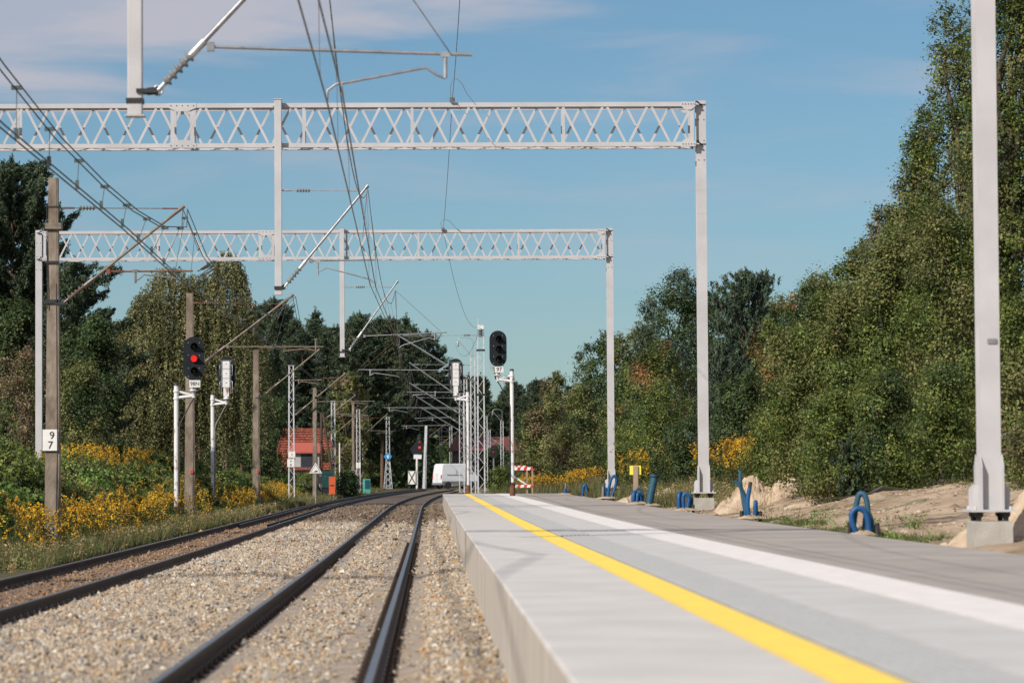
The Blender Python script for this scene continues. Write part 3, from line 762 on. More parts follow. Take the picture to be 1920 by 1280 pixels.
# ------------------------------------------------------------------ lattice masts
def lattice_mast(label, X, Y, z0, z1, w=.3, w0=None, plate=None, cap=True, group='galvanised lattice masts', bands=()):
    """square lattice mast, w wide at the top, w0 at the bottom"""
    w0 = w0 or w * 1.15
    t = thing('lattice_mast', label, 'mast', (X, Y, z0), group=group); H = z1 - z0
    b = MB(); f = lambda z: (w0 + (w - w0) * z / H) / 2
    for sx in (-1, 1):
        for sy in (-1, 1):
            b.bar((sx * f(0), sy * f(0), 0), (sx * f(H), sy * f(H), H), .065, .065)
    b.build('corner_post', M['lattice'], t)
    br = MB(); step = .42; n = int(H / step)
    for i in range(n):
        za, zb = H * i / n, H * (i + 1) / n; s = 1 if i % 2 else -1
        for sy in (-1, 1):
            br.bar((-s * f(za), sy * f(za), za), (s * f(zb), sy * f(zb), zb), .034, .02)
            br.bar((sy * f(za), s * f(za), za), (sy * f(zb), -s * f(zb), zb), .02, .028)
    br.build('bracing', M['lattice'], t)
    p = MB(); p.bb(-w0 * .8, w0 * .8, -w0 * .8, w0 * .8, -.02, .02)
    for sx in (-1, 1):
        for sy in (-1, 1): p.prism([(0, .02), (sx * w0 * .55, .02), (sx * w0 * .5, .22)], sy * w0 * .5 - .01, sy * w0 * .5 + .01)
    p.bb(-w0 * .7, w0 * .7, -w0 * .7, w0 * .7, -.6, -.021); p.build('foot', M['plinth'], t)
    if cap:
        c = MB(); c.bb(-w * .72, w * .72, -w * .6, w * .6, H + .0, H + .05); c.build('top_plate', M['galv'], t)
    for zz in bands:
        c = MB(); c.bb(-w * .75, w * .75, -w * .75, w * .75, zz - .04, zz + .04); c.build('clamp_band', M['dark'], t)
    return t
def topz(px, py, Y): return at(px, py, Y).z
def mast_px(label, px, py_top, Y, **k):
    p = at(px, py_top, Y); z0 = k.pop('z0', None)
    if z0 is None: z0 = ground_z(p.x, Y) + .05
    return lattice_mast(label, p.x, Y, z0, p.z, **k)
mA = mast_px('tallest lattice mast just beyond the platform end, with an insulator on its top', 901, 632, 166, w=.30, bands=(5.4, 7.7))
zA = mA.location.z
b = MB(); h = at(901, 632, 166).z - zA
ribs(b, (0, 0, h + .06), (0, 0, h + .42), .2, 3); b.build('top_insulator', M['insgrey'], mA)
b = MB(); b.bb(-.16, .16, -.1, .1, h + .42, h + .62); b.tube([(-.13, 0, h + .6), (-.14, 0, h + .95)], .012, 6); b.build('wire_holder', M['white'], mA)
mB = mast_px('lattice mast with a curved top bracket, second beyond the platform end', 886, 668, 208, w=.25)
hB = at(886, 668, 208).z - mB.location.z
def horn(m, h, px_m=1.0, s=1.0):
    b = MB()
    b.tube([(-.05, 0, h), (-.5 * s, 0, h + .55 * s), (-.86 * s, 0, h + .95 * s)], .022 * s, 6)
    arc = [(-.86 * s + .45 * s * (1 - math.cos(a)) , 0, h + .95 * s + .22 * s * math.sin(a) - .03 * a) for a in [i * math.pi / 8 for i in range(9)]]
    arc.append((.02, 0, h + .45 * s)); arc.append((-.02, 0, h + .05))
    b.tube(arc, .02 * s, 6); b.lathe([(.05, -.3), (.09, -.2), (.05, -.1), (.09, 0), (.04, .05)], (-.86 * s, 0, h + .85 * s), 8)
    b.build('horn_bracket', M['galv'], m)
horn(mB, hB, s=1.1)
mC = mast_px('thin lattice mast third in the row beyond the platform end', 872.5, 712, 250, w=.22)
mD = mast_px('lattice mast furthest left of the close row beyond the platform end', 865, 738, 292, w=.36)
mE = mast_px('lattice mast right behind the tallest one, with a flat top', 910.5, 781, 320, w=.28)
mF = mast_px('lattice mast with a looped bracket standing beside the red roof', 941, 790, 352, w=.26); horn(mF, at(941, 790, 352).z - mF.location.z, s=1.2)
b = MB(); b.bb(-.25, .25, -.2, .2, 1.75, 2.1); b.build('marker_box', M['yellowsign'], mF)
mG = mast_px('lattice mast beyond the van left of the close row', 845, 800, 430, w=.3)
mH = mast_px('lattice mast above the middle of the van', 826, 802, 410, w=.3)
mast_px('slender lattice mast close behind the back view signal post', 880, 742, 312, w=.22)
mast_px('slender lattice mast between the two closest tall lattice masts', 893, 762, 345, w=.24)
mast_px('slender lattice mast immediately right of the tallest one, lower and dull', 917.5, 806, 395, w=.22)
L1 = mast_px('silver lattice mast in front of the red roofed house with two white number plates', 546, 686, 190, w=.25, w0=.33, bands=(6.1,))
L2 = mast_px('silver lattice mast beside the orange cabinet', 624.5, 752, 235, w=.24, w0=.3)
L3 = mast_px('silver lattice mast with one white number plate, right of the house', 671.5, 768, 290, w=.27, w0=.33)
L4 = mast_px('lattice mast with a blue sign and a splayed base at the edge of the forest', 727, 782, 335, w=.3, w0=.42, bands=(5.6, 7.2))
b = MB()
for sx in (-1, 1):
    for sy in (-1, 1):
        b.bar((sx * .44, sy * .44, .0), (sx * .20, sy * .20, 2.9), .05, .05)
for i in range(5):
    z0_, z1_ = i * .6, i * .6 + .6; f_ = lambda z: .44 - .24 * z / 3.0
    for sy in (-1, 1):
        b.bar((-f_(z0_), sy * f_(z0_), z0_), (f_(z1_), sy * f_(z1_), z1_), .04, .03); b.bar((f_(z0_), sy * f_(z0_), z0_), (-f_(z1_), sy * f_(z1_), z1_), .04, .03)
b.build('splayed_base', M['lattice'], L4)
b = MB(); pts = [(.38, 0), (.42, .1), (.62, .1), (.62, -.1)]
b.prism([(-.42, 0), (-.24, .25), (0, .4), (.24, .25), (.42, 0), (.24, -.25), (0, -.33), (-.24, -.25)], -.33, -.30); bs = b.build('round_sign', M['bluesign'], L4); bs.location = (0, -.1, 3.35)
b = MB(); b.prism([(-.06, -.18), (.06, -.18), (.06, .02), (.15, .02), (0, .2), (-.15, .02), (-.06, .02)], -.34, -.332); bs2 = b.build('sign_arrow', M['plate'], bs)
def pxh(px, py, Y, m): return at(px, py, Y) - m.location
def number_plate(parent, X, Yoff, z, w, h, lines, size):
    b = MB(); b.bb(-w / 2, w / 2, -.012, .012, -h / 2, h / 2); p = b.build('number_plate', M['plate'], parent, bevel=.004); p.location = (X, Yoff, z)
    for s, dz, *r in lines: text_obj(s, r[0] if r else size, (r[1] if len(r) > 1 else 0, -.017, dz), p, M['ink'])
    return p
q = pxh(546, 868, 190, L1); number_plate(L1, -.03, -.2, q.z, .42, .46, (('9', .10), ('8', -.11)), .2)
q = pxh(547, 854, 190, L1); number_plate(L1, .03, -.188, q.z + .07, .40, .34, (('2', .0),), .2)
q = pxh(671.5, 872, 290, L3); number_plate(L3, 0, -.22, q.z, .42, .50, (('9', .11), ('9', -.11)), .2)

c_specs = [
 ('long cantilever arm of the tallest lattice mast', 166, ((893, 718), (747, 629)), ((896, 628), (755, 629)), ((846, 694), (672, 693)), (694, 693, 704), [(694, 704), (702, 699), (745, 705), (749, 708)], [((743, 637), (681, 691), M['rust']), ((750, 633), (832, 630))]),
 ('cantilever arm of the second mast beyond the platform', 208, ((880, 757), (768, 680)), ((882, 684), (775, 683)), ((846, 735), (763, 735)), (816, 734, 743), [(816, 742), (800, 739), (775, 740), (773, 744)], [((768, 686), (782, 734))]),
 ('third cantilever arm beyond the platform', 250, ((868, 779), (768, 718)), ((868, 721), (775, 721)), ((862, 764), (720, 764)), (730, 764, 771), [(730, 770), (737, 768), (765, 773)], [((767, 724), (727, 762), M['rust'])]),
 ('fourth cantilever arm beyond the platform', 292, ((863, 795), (781, 743)), ((862, 746), (788, 745)), ((845, 782), (778, 784)), (811, 783, 789), [(811, 788), (806, 786), (784, 790)], [((781, 748), (779, 782))]),
 ('fifth cantilever arm beyond the platform', 334, ((869, 811), (789, 764)), ((868, 767), (796, 766)), ((840, 797), (752, 798)), (762, 798, 804), [(762, 803), (768, 801), (785, 806)], [((786, 768), (757, 796), M['rust'])]),
 ('sixth cantilever arm, just above the van', 376, ((872, 826), (802, 781)), ((870, 784), (806, 783)), ((848, 808), (790, 809)), (822, 808, 813), [(822, 812), (800, 814)], []),
]
for (lb, Y, st, rod, tb, dr_, arm, stays) in c_specs:
    cantilever(lb, Y, st, rod, tb, dr_, arm, stays, s=1.25)
old = M['oldtube']
cantilever('rusty cantilever arm of the nearest concrete pole', 71.5, ((120, 567), (343, 388)), ((116, 390), (334, 391)), ((203, 509), (362, 508)), (254, 508, 531), [(255, 526), (261, 523), (270, 515), (325, 521), (335, 524)],
           [((343, 392), (300, 425)), ((343, 392), (372, 470)), ((225, 500), (222, 490))], (112, 570), s=.95, old=2)
cantilever('weathered cantilever arm of the second concrete pole', 114.5, ((386, 677), (549, 553)), ((362, 568), (535, 570)), ((427, 650), (606, 650)), (592, 636, 659), [(592, 658), (575, 653), (527, 659)], [((535, 566), (520, 600))], (360, 690), s=1.1, old=1)
cantilever('pale cantilever arm of the third concrete pole', 156.5, ((499, 737), (598, 656)), ((486, 652), (590, 657)), ((548, 713), (604, 712)), (560, 712, 720), [(560, 718), (566, 715), (600, 720)], [], (485, 746), s=1.2, old=1)
cantilever('cantilever arm of the fourth concrete pole above the house roof', 199.5, ((555, 777), (647, 700)), ((605, 709), (636, 708)), ((589, 753), (702, 752)), (660, 752, 758), [(660, 757), (668, 755), (690, 758)], [], (594, 744), s=1.3, old=1)
cantilever('cantilever arm of the thin grey pole right of the house', 244, ((603, 791), (666, 741)), None, ((622, 776), (690, 778)), None, [(655, 780), (680, 782)], [], s=1.35, old=1)
cantilever('cantilever arm of the lattice mast with one number plate', 290, ((632, 810), (689, 761)), None, ((640, 779), (690, 779)), None, [(660, 783), (688, 785)], [], s=1.1, old=1)
cantilever('cantilever arm of the mast with the blue sign', 334, ((677, 820), (726, 776)), ((655, 784), (722, 783)), ((696, 807), (740, 808)), None, [(705, 812), (722, 810), (736, 811)], [], s=1.1, old=1)
cantilever('cantilever arm left of the small distant red signal', 380, ((731, 827), (781, 787)), ((700, 798), (775, 797)), ((745, 816), (790, 816)), None, [(758, 820), (772, 818), (786, 821)], [], s=1.1, old=1)
cantilever('cantilever arm right of the small distant red signal', 424, ((790, 830), (835, 795)), ((797, 806), (830, 805)), ((800, 819), (845, 818)), None, [(815, 823), (838, 824)], [], s=1.1, old=1)
cantilever('most distant cantilever arm above the van', 470, ((820, 838), (862, 806)), None, ((826, 829), (875, 827)), None, [(835, 832), (860, 833)], [], s=1.1, old=1)
cantilever('cantilever arm seen in front of the dull red roof', 360, ((937, 833), (900, 805)), None, ((936, 830), (898, 831)), None, [(925, 833), (905, 832)], [], s=1.3)

# ------------------------------------------------------------------ concrete poles
def concrete_pole(label, px, py_top, py_base, Y, w0=.32, w1=.22, group='old concrete line poles', extra=None):
    p0, p1 = at(px[1], py_base, Y), at(px[0], py_top, Y)
    z0 = p0.z - .3
    t = thing('concrete_pole', label, 'pole', (p0.x, Y, p0.z), group=group); H = p1.z - p0.z; lean = p1.x - p0.x
    b = MB()
    lv = []
    nz = 9
    for i in range(nz):
        u = i / (nz - 1); z = -.4 + (H + .4) * u; w = (w0 + (w1 - w0) * u) / 2; cx = lean * u; d = w * .92
        g = w * .35
        lv.append([(cx - w, -d, z), (cx + w * .72, -d, z), (cx + w * .74, -d + g * .2, z), (cx + w, -d + g * .3, z), (cx + w, d, z), (cx - w, d, z)])
    n = 6; V = [v for r in lv for v in r]; F = [(i * n + k, i * n + (k + 1) % n, (i + 1) * n + (k + 1) % n, (i + 1) * n + k) for i in range(nz - 1) for k in range(n)]
    F += [tuple(reversed(range(n))), tuple(range((nz - 1) * n, nz * n))]
    b.add(V, F); b.build('shaft', M['conc'], t, bevel=.012)
    # earthing cable down the side
    b = MB(); b.tube([(lean * .8 + w0 * .25, -w0 * .5, H * .72), (w0 * .33, -w0 * .52, H * .45), (w0 * .36, -w0 * .55, H * .3), (w0 * .28, -w0 * .55, H * .12), (w0 * .42, -w0 * .5, 0)], .014, 6); b.build('earth_cable', M['dark'], t)
    return t, H, lean
P1, h1, l1 = concrete_pole('nearest weathered concrete pole, leaning slightly, with a white plate reading 9 7', (100.5, 99), 334, 1046, 72, .36, .21)
q = at(96.5, 825, 72) - P1.location; number_plate(P1, q.x, -.19, q.z, .35, .475, (('9', .10, .235, .035), ('7', -.115, .235, .0)), .235)
b = MB(); q = at(101, 423, 72) - P1.location; b.box((q.x, 0, q.z + .02), (.36, .36, .05)); b.box((q.x, 0, q.z - .05), (.36, .36, .08)); b.build('collar', M['oldtube'], P1)
b = MB(); q = at(98, 492, 72) - P1.location; b.box((q.x, 0, q.z), (.30, .31, .05)); q = at(101, 388, 72) - P1.location; b.box((q.x, 0, q.z), (.25, .25, .02)); b.tube([(q.x - .14, -.12, q.z + .04), (q.x - .14, -.12, q.z - .7), (q.x - .12, -.16, q.z - 2.3)], .012, 6)
q = at(98, 566, 72) - P1.location; b.box((q.x, 0, q.z), (.31, .32, .09)); b.build('clamp_band', M['dark'], P1)
b = MB(); q = at(107, 1010, 72) - P1.location; b.box((q.x, -.172, q.z + .10), (.07, .02, .09)); b.build('painted_mark', M['bluesign'], P1)
b = MB(); b.box((q.x, -.172, q.z - .03), (.08, .024, .10)); b.build('painted_mark', M['green'], P1)
P2, h2, l2 = concrete_pole('second concrete pole from the left, standing behind the signal with the red light', (356, 356.5), 550, 988, 115, .40, .24)
b = MB(); q = at(360, 884, 115) - P2.location; b.box((q.x, -.205, q.z), (.10, .02, .12)); b.build('painted_mark', M['red'], P2)
P3, h3, l3 = concrete_pole('third concrete pole, on its own right of the two signals', (480, 481), 656, 960, 157, .40, .26)
b = MB(); q = at(484, 884, 157) - P3.location; b.box((q.x, -.21, q.z), (.10, .02, .16)); b.build('painted_mark', M['red'], P3)
P4, h4, l4 = concrete_pole('concrete pole in front of the house, behind the triangular warning sign', (590, 591), 727, 944, 200, .32, .22)
P5, h5, l5 = concrete_pole('slim grey pole between the house and the plated lattice mast', (662, 663), 754, 926, 250, .24, .18)
P6, h6, l6 = concrete_pole('grey tapered mast just left of the van', (799, 795), 797, 922, 348, .42, .26); 
P7, h7, l7 = concrete_pole('grey mast behind the small distant red signal', (785, 785), 797, 920, 372, .32, .26)
for p in (P6, P7):
    for ch in p.children:
        if ch.name.startswith('shaft'): ch.data.materials[0] = M['lattice']
# wooden twin pole behind
t = thing('wooden_pole', 'dark wooden pole with a leaning strut behind the house front', 'pole', at(603, 912, 225))
b = MB(); b.tube([(0, 0, -.5), (0, 0, 5.2)], .09, 8); b.build('upright', M['bark'], t)
b = MB(); b.tube([(.95, 0, -.5), (.12, 0, 5.1)], .08, 8); b.build('prop', M['bark'], t)
for px, pt, pb, Y, lb in ((637, 832, 900, 262, 'thin white post right of the house roof'), (680.5, 831, 905, 300, 'thin white post just right of the plated lattice mast')):
    p = at(px, pb, Y); q = at(px, pt, Y); t = thing('post', lb, 'post', p); b = MB()
    b.tube([(0, 0, -1), (0, 0, q.z - p.z)], .055, 8); b.build('shaft', M['whiterust'], t)
    b = MB(); b.lathe([(.07, 0), (.07, .03), (.02, .08)], (0, 0, q.z - p.z), 8); b.build('cap', M['white'], t)

# ------------------------------------------------------------------ signals
def stadium(w, h, n=14):
    r = w / 2; c = h / 2 - r
    return [(r * math.cos(a), c + r * math.sin(a)) for a in [math.pi * i / n for i in range(n + 1)]] + [(r * math.cos(a), -c + r * math.sin(a)) for a in [math.pi + math.pi * i / n for i in range(n + 1)]]
def signal(label, X, Y, z0, side, back=False, plate='97', lit=None, H=5.3, group=None):
    """side: +1 head to the right of the post as seen by us"""
    t = thing('railway_signal', label, 'signal', (X, Y, z0), group=group)
    fy = 1 if back else -1           # the way the lamps face
    t.rotation_euler = (0, 0, 0 if back else R(7))
    b = MB(); b.tube([(0, 0, -.3), (0, 0, .55)], .12, 12); b.tube([(0, 0, .5), (0, 0, .6)], [.125, .09], 12)
    b.box((0, 0, -.02), (.5, .5, .05)); b.build('post_foot', M['rust'], t)
    b = MB(); b.tube([(0, 0, .55), (0, 0, H)], .085, 14); b.build('post', M['whiterust'], t)
    b = MB(); b.lathe([(.092, 0), (.092, .06), (.05, .09)], (0, 0, H), 12); b.build('post_cap', M['dark'], t)
    hx = side * .60; az = H - .32
    b = MB(); b.tube([(side * .06, 0, az + .12), (hx * .95, 0, az - .02)], .045, 8); b.tube([(side * .06, 0, az - .10), (hx, 0, az - .04)], .06, 8)
    for z in (az + .13, az - .12): b.lathe([(.11, -.03), (.11, .03)], (0, 0, z), 12)
    b.lathe([(.07, -.1), (.07, .12), (.15, .14), (.15, .17), (.10, .18), (.10, .24)], (hx, 0, az), 12); b.build('bracket', M['white'], t)
    hz = az + .24 + 1.02
    b = MB(); b.prism([(x + hx, z + hz) for x, z in stadium(.73, 1.52)], fy * .13, fy * .15)
    for dz in (.55, .11, -.33, -.62):
        for s in (-1, 1):
            if back: continue
            b.tube([(hx + s * .19, fy * .15, hz + dz), (hx + s * .19, fy * .158, hz + dz)], .011, 6, 1)
    bd = b.build('backboard', [M['sigblack'], M['white']], t)
    for k, dz in enumerate((.42, .0, -.42)):
        c = Vector((hx, fy * .15, hz + dz)); m = MB(); n = 18
        # visor: open tube, longer at the top
        V = []; F = []
        for i in range(n + 1):
            a = R(-50) + R(280) * i / n
            ca, sa = math.cos(a), math.sin(a); ln = .12 + .20 * max(0, (sa + .75) / 1.75)
            for rr in (.125, .118):
                V += [(c.x + ca * rr, c.y, c.z + sa * rr), (c.x + ca * rr, c.y + fy * ln, c.z + sa * rr)]
        for i in range(n):
            o = i * 4; q = o + 4
            F += [(o, q, q + 1, o + 1), (o + 2, o + 3, q + 3, q + 2), (o + 1, q + 1, q + 3, o + 3)]
        m.add(V, F, 0, True); v = m.build('visor', M['sigblack'], bd)
        m = MB(); ring = Matrix.Rotation(R(90) * (1 if fy < 0 else -1), 3, 'X')
        m.lathe([(.118, 0), (.105, .012), (.07, .03), (.03, .038)], c, 18, 0, ring)
        m.build('lens', M['lit'] if lit == k else M['lens'], bd)
    # equipment case behind the board
    b = MB(); cy = fy * .13 - fy * .13
    b.bb(hx - .155, hx + .155, -fy * .12, fy * .128, hz - .62, hz + .52)
    case = b.build('lamp_case', M['white'], t, bevel=.01)
    b = MB(); yy = -fy * .125
    for dz in (.42, -.0, -.42): b.tube([(hx, yy, hz + dz), (hx, yy - fy * .02, hz + dz)], .018, 8)
    for dz in (.2, -.22): b.bb(hx - .155, hx + .155, yy, yy - fy * .006, hz + dz - .006, hz + dz + .006)
    b.build('door_catch', M['dark'], case)
    b = MB()
    for s in (-1, 1):
        b.tube([(hx + s * .20, -fy * .1, hz + .55), (hx + s * .20, -fy * .1, hz - .9)], .012, 6)
        for (u, v) in ((.36, -.1), (-.35, -.85)):
            b.tube([(hx + s * .2, -fy * .1, hz + u), (hx + s * .27, -fy * .12, hz + u), (hx + s * .27, -fy * .12, hz + v), (hx + s * .2, -fy * .1, hz + v)], .010, 6)
    b.tube([(hx - .27, -fy * .1, hz + .55), (hx + .27, -fy * .1, hz + .55)], .012, 6); b.tube([(hx - .2, -fy * .1, hz - .38), (hx + .2, -fy * .1, hz - .38)], .012, 6)
    b.build('ladder_frame', M['galv'], t)
    # neck with the number plate
    b = MB(); b.bb(hx - .12, hx + .12, -.1, .1, az + .24, hz - .6); b.build('neck_box', M['whiterust'], t)
    if not back:
        p = MB(); p.bb(-.19, .19, -.008, .008, -.125, .125); pl = p.build('number_plate', M['plate'], t); pl.location = (hx + .03, -.2, az + .38)
        text_obj(plate, .24 if len(plate) < 3 else .18, (0, -.012, 0), pl, M['ink'])
    b = MB(); b.tube([(hx + side * .16, -.02, az + .5), (hx + side * .1, -.02, az + .02), (hx - side * .1, 0, az - .28), (side * .13, -.02, az - 1.0), (side * .10, -.06, az - 1.2), (side * .10, -.06, .5)], .026, 8); b.build('cable_pipe', M['blackpipe'] if not back else M['insgrey'], t)
    return t
def sig_px(label, px, py_base, Y, side, **k):
    p = at(px, py_base, Y); return signal(label, p.x, Y, p.z, side, **k)
grp = 'three lamp signals on white posts'
sig_px('signal on a rust streaked post left of the tracks, its middle lamp lit red', 331, 981, 111.5, 1, plate='98N', lit=1, group=grp, H=4.78)
sig_px('signal seen from behind left of the tracks, white case on a slim white post', 399, 968, 140, 1, back=True, group=grp)
sig_px('unlit signal numbered 97 against the sky at the far end of the platform', 961, 931, 135, -1, plate='97', group=grp)
sig_px('signal seen from behind among the lattice masts at the platform end', 878, 931, 162, -1, back=True, group=grp)
# small distant signal with red lamps and its crossed marker board
p = at(782, 918, 342); t = thing('distant_signal', 'small distant signal with a spade shaped board and two red lamps, left of the van', 'signal', p)
b = MB(); b.tube([(0, 0, -.5), (0, 0, 4.1)], .12, 10); b.build('post', M['whiterust'], t)
b = MB(); b.prism([(-.75, 4.3), (-.45, 3.85), (.55, 3.8), (.65, 4.6), (.5, 5.3), (.25, 5.45), (0, 5.3)], -.2, -.15); bb_ = b.build('backboard', M['sigblack'], t)
b = MB(); b.bb(-.35, .5, -.12, .12, 3.3, 3.8); b.build('case', M['whiterust'], t)
for z, mm in ((5.05, 'lensred'), (4.5, 'lit')):
    b = MB(); b.lathe([(.13, 0), (.1, .06), (.04, .08)], (.30, -.2, z), 12, 0, Matrix.Rotation(R(90), 3, 'X')); b.build('lens', M[mm], bb_)
b = MB(); b.bb(-.95, -.15, -.26, -.23, .6, 2.0); w4 = b.build('marker_board', M['plate'], t)
b = MB(); b.bar((-.9, -.27, .65), (-.2, -.27, 1.95), .1, .02, upv=(0, 1, 0)); b.bar((-.9, -.275, 1.95), (-.2, -.275, .65), .1, .02, upv=(0, 1, 0)); b.build('board_cross', M['ink'], w4)
p = at(926, 905, 372); t = thing('distant_signal', 'small distant signal with a red lamp in the shade below the dull red roof', 'signal', p)
b = MB(); b.tube([(0, 0, -.5), (0, 0, 3.4)], .1, 10); b.build('post', M['insgrey'], t)
b = MB(); b.prism([(x, z + 3.6) for x, z in stadium(.75, 1.5)], -.1, -.06); bb_ = b.build('backboard', M['sigblack'], t)
for z, mm in ((3.95, 'lens'), (3.55, 'lensred')):
    b = MB(); b.lathe([(.13, 0), (.1, .06), (.04, .08)], (0, -.1, z), 12, 0, Matrix.Rotation(R(90), 3, 'X')); b.build('lens', M[mm], bb_)

# ------------------------------------------------------------------ overhead wires
def sag(a, b, s, n=14):
    a, b = Vector(a), Vector(b); return [a.lerp(b, i / n) - Vector((0, 0, 4 * s * (i / n) * (1 - i / n))) for i in range(n + 1)]
def path_pt(pts, Y):
    for a, b in zip(pts, pts[1:]):
        if a.y <= Y <= b.y: return a.lerp(b, (Y - a.y) / (b.y - a.y))
    return pts[-1]
line1 = thing('overhead_line', 'overhead contact line above the nearer track', 'overhead line')
c1 = [Vector((-1.36, 3, 6.3)), at(613, 190, y1), at(694, 534, y2), at(748, 653, y3), at(749, 708, 166), at(774, 745, 208), at(766, 774, 250), at(785, 791, 292), at(785, 807, 334)]
c1b = [p + Vector((o, 0, 0)) for p, o in zip(c1, (.15, 0, 0, .05, .04, .04, .04, .04, .04))]; c1b[1] = at(642, 176, y1); c1b[2] = at(704, 537, y2)
for c in (c1, c1b):
    b = MB(); b.tube(c, .011, 6); b.build('contact_wire', M['wire'], line1)
m1 = [Vector((-1.4, 3, 7.6)), at(598, -198, y1)]
mpts = [Vector((-1.5, 3, 8.7)), at(598, -201, y1), at(690, 356, y2), at(742, 545, y3), at(749, 633, 166), at(769, 684, 208), at(768, 722, 250), at(782, 747, 292), at(790, 767, 334)]
full = []
for i, (a, c) in enumerate(zip(mpts, mpts[1:])): full += sag(a, c, 1.45 if i < 4 else 1.2)[(1 if i else 0):]
b = MB(); b.tube(full, .010, 6); b.build('messenger_wire', M['wire'], line1)
Y = 12.0
while Y < 250:
    a, c = path_pt(full, Y), path_pt(c1 if int(Y) % 2 else c1b, Y)
    b = MB(); b.tube([a, (a + c) / 2 + Vector((.03, 0, 0)), c], .0045, 5); b.box(c + Vector((0, 0, .02)), (.02, .04, .05)); b.box(a, (.02, .05, .04)); b.build('dropper', M['wire'], line1); Y += 8.4
line2 = thing('overhead_line', 'overhead contact line of the farther track, twin wires crossing the upper left', 'overhead line')
c2 = [Vector((-5.2, 12, 5.95)), Vector((-5.3, 27, 5.9)), Vector((-5.39, 40, 5.87)), Vector((-5.36, 56, 5.84)), at(335, 524, 71.5), at(527, 660, 114.5), at(600, 721, 156.5), at(690, 759, 199.5), at(680, 783, 244)]
for o in (0, .09):
    b = MB(); b.tube([p + Vector((o, 0, 0)) for p in c2], .012, 6); b.build('contact_wire', M['wiregreen'], line2)
tip1, tip2, tip3, tip4 = at(343, 392, 71.5), at(549, 556, 114.5), at(598, 660, 156.5), at(647, 703, 199.5)
m2 = [Vector((-5.4, 12, 6.4)), Vector((-5.4, 20, 6.9)), Vector((-5.35, 27, 7.5)), Vector((-5.38, 33, 6.98)), Vector((-5.40, 40, 6.62)), Vector((-5.38, 46, 6.36)), Vector((-5.32, 52, 6.24)), Vector((-5.28, 57, 6.24)), Vector((-5.22, 62, 6.36)), Vector((-5.18, 67, 6.75)), tip1]
m2 += [tip1.lerp(tip2, .12) + Vector((0, 0, -.75)), tip1.lerp(tip2, .3) + Vector((0, 0, -1.2)), tip1.lerp(tip2, .5) + Vector((0, 0, -1.4)), tip1.lerp(tip2, .75) + Vector((0, 0, -1.1)), tip2] + sag(tip2, tip3, 1.2, 8)[1:] + sag(tip3, tip4, 1.2, 8)[1:]
for o in (0, .10):
    b = MB(); b.tube([p + Vector((o, 0, 0)) for p in m2], .011, 6); b.build('messenger_wire', M['wiregreen'], line2)
for Y in [30, 34, 38, 41.5, 45, 48.5, 52, 55.5, 59, 62.5, 66, 69.5, 74, 78, 82, 87, 92, 98, 104, 110]:
    a, c = path_pt(m2, Y), path_pt(c2, Y)
    b = MB(); b.tube([a + Vector((.05, 0, 0)), c + Vector((.04, 0, 0))], .006, 5)
    b.box(c + Vector((.04, 0, .06)), (.05, .05, .14)); b.box(a + Vector((.05, 0, -.03)), (.14, .05, .05)); b.build('dropper', M['wiregreen'], line2)
fl = thing('feeder_wire', 'single thin wire running along the gantry tops to the tallest mast', 'wire')
fp = [at(891, -545, 40), at(848, 187, 82), at(831, 431, 124), at(898, 612, 166)]
pts = sag(fp[0], fp[1], .5) + sag(fp[1], fp[2], .25)[1:] + sag(fp[2], fp[3], 1.2)[1:]
b = MB(); b.tube(pts, .008, 6); b.build('line', M['wire'], fl)
b = MB(); b.tube([at(846, 188, 81.6), at(844, 165, 81.6), at(848, 150, 81.6), at(856, 147, 81.6), at(866, 157, 81.6), at(876, 177, 81.6), at(889, 193, 81.6)], .008, 6); b.box(at(848, 187, 81.6), (.14, .1, .1)); b.build('jumper_loop', M['wire'], fl)
b = MB(); b.tube([at(830, 431, 123.6), at(826, 418, 123.6), at(832, 411, 123.6), at(843, 414, 123.6), at(855, 428, 123.6), at(864, 434, 123.6)], .009, 6); b.box(at(831, 430, 123.6), (.14, .1, .1)); b.build('jumper_loop', M['wire'], fl)
b = MB(); b.tube(sag(at(895, 630, 166), at(853, 645, 208), .9), .010, 6); b.build('jumper_loop', M['wire'], fl)

# ------------------------------------------------------------------ platform-end barrier
p = at(978, 932, 142); t = thing('barrier', 'red and white striped barrier frame beside the signal post', 'barrier', p)
def stripe_board(b, x0, x1, z, h, y):
    n = 7
    for i in range(n):
        xa, xb = x0 + (x1 - x0) * i / n, x0 + (x1 - x0) * (i + 1) / n; s = .05
        b.prism([(xa, z - h / 2), (xb, z - h / 2), (xb + s * (i < n - 1), z + h / 2), (xa + s * (i > 0), z + h / 2)], y - .012, y + .012, mi=i % 2)
b = MB(); stripe_board(b, -.50, .50, 1.27, .14, -.3); b.build('stripe_board', [M['red'], M['white']], t)
b = MB(); stripe_board(b, -.50, .50, .50, .13, -.3); b.build('stripe_board', [M['red'], M['white']], t)
b = MB(); stripe_board(b, -.5, .25, 1.36, .10, .5); b.build('stripe_board', [M['red'], M['white']], t)
for (x, y) in ((-.48, -.27), (.47, -.27), (.26, .5), (-.48, .5)):
    b = MB(); b.bb(x - .03, x + .03, y - .03, y + .03, -.02, 1.33); b.build('leg', M['wood'], t)
b = MB(); b.bar((-.45, 0, 1.0), (.25, .1, .55), .04, .07); b.build('brace', M['white'], t)

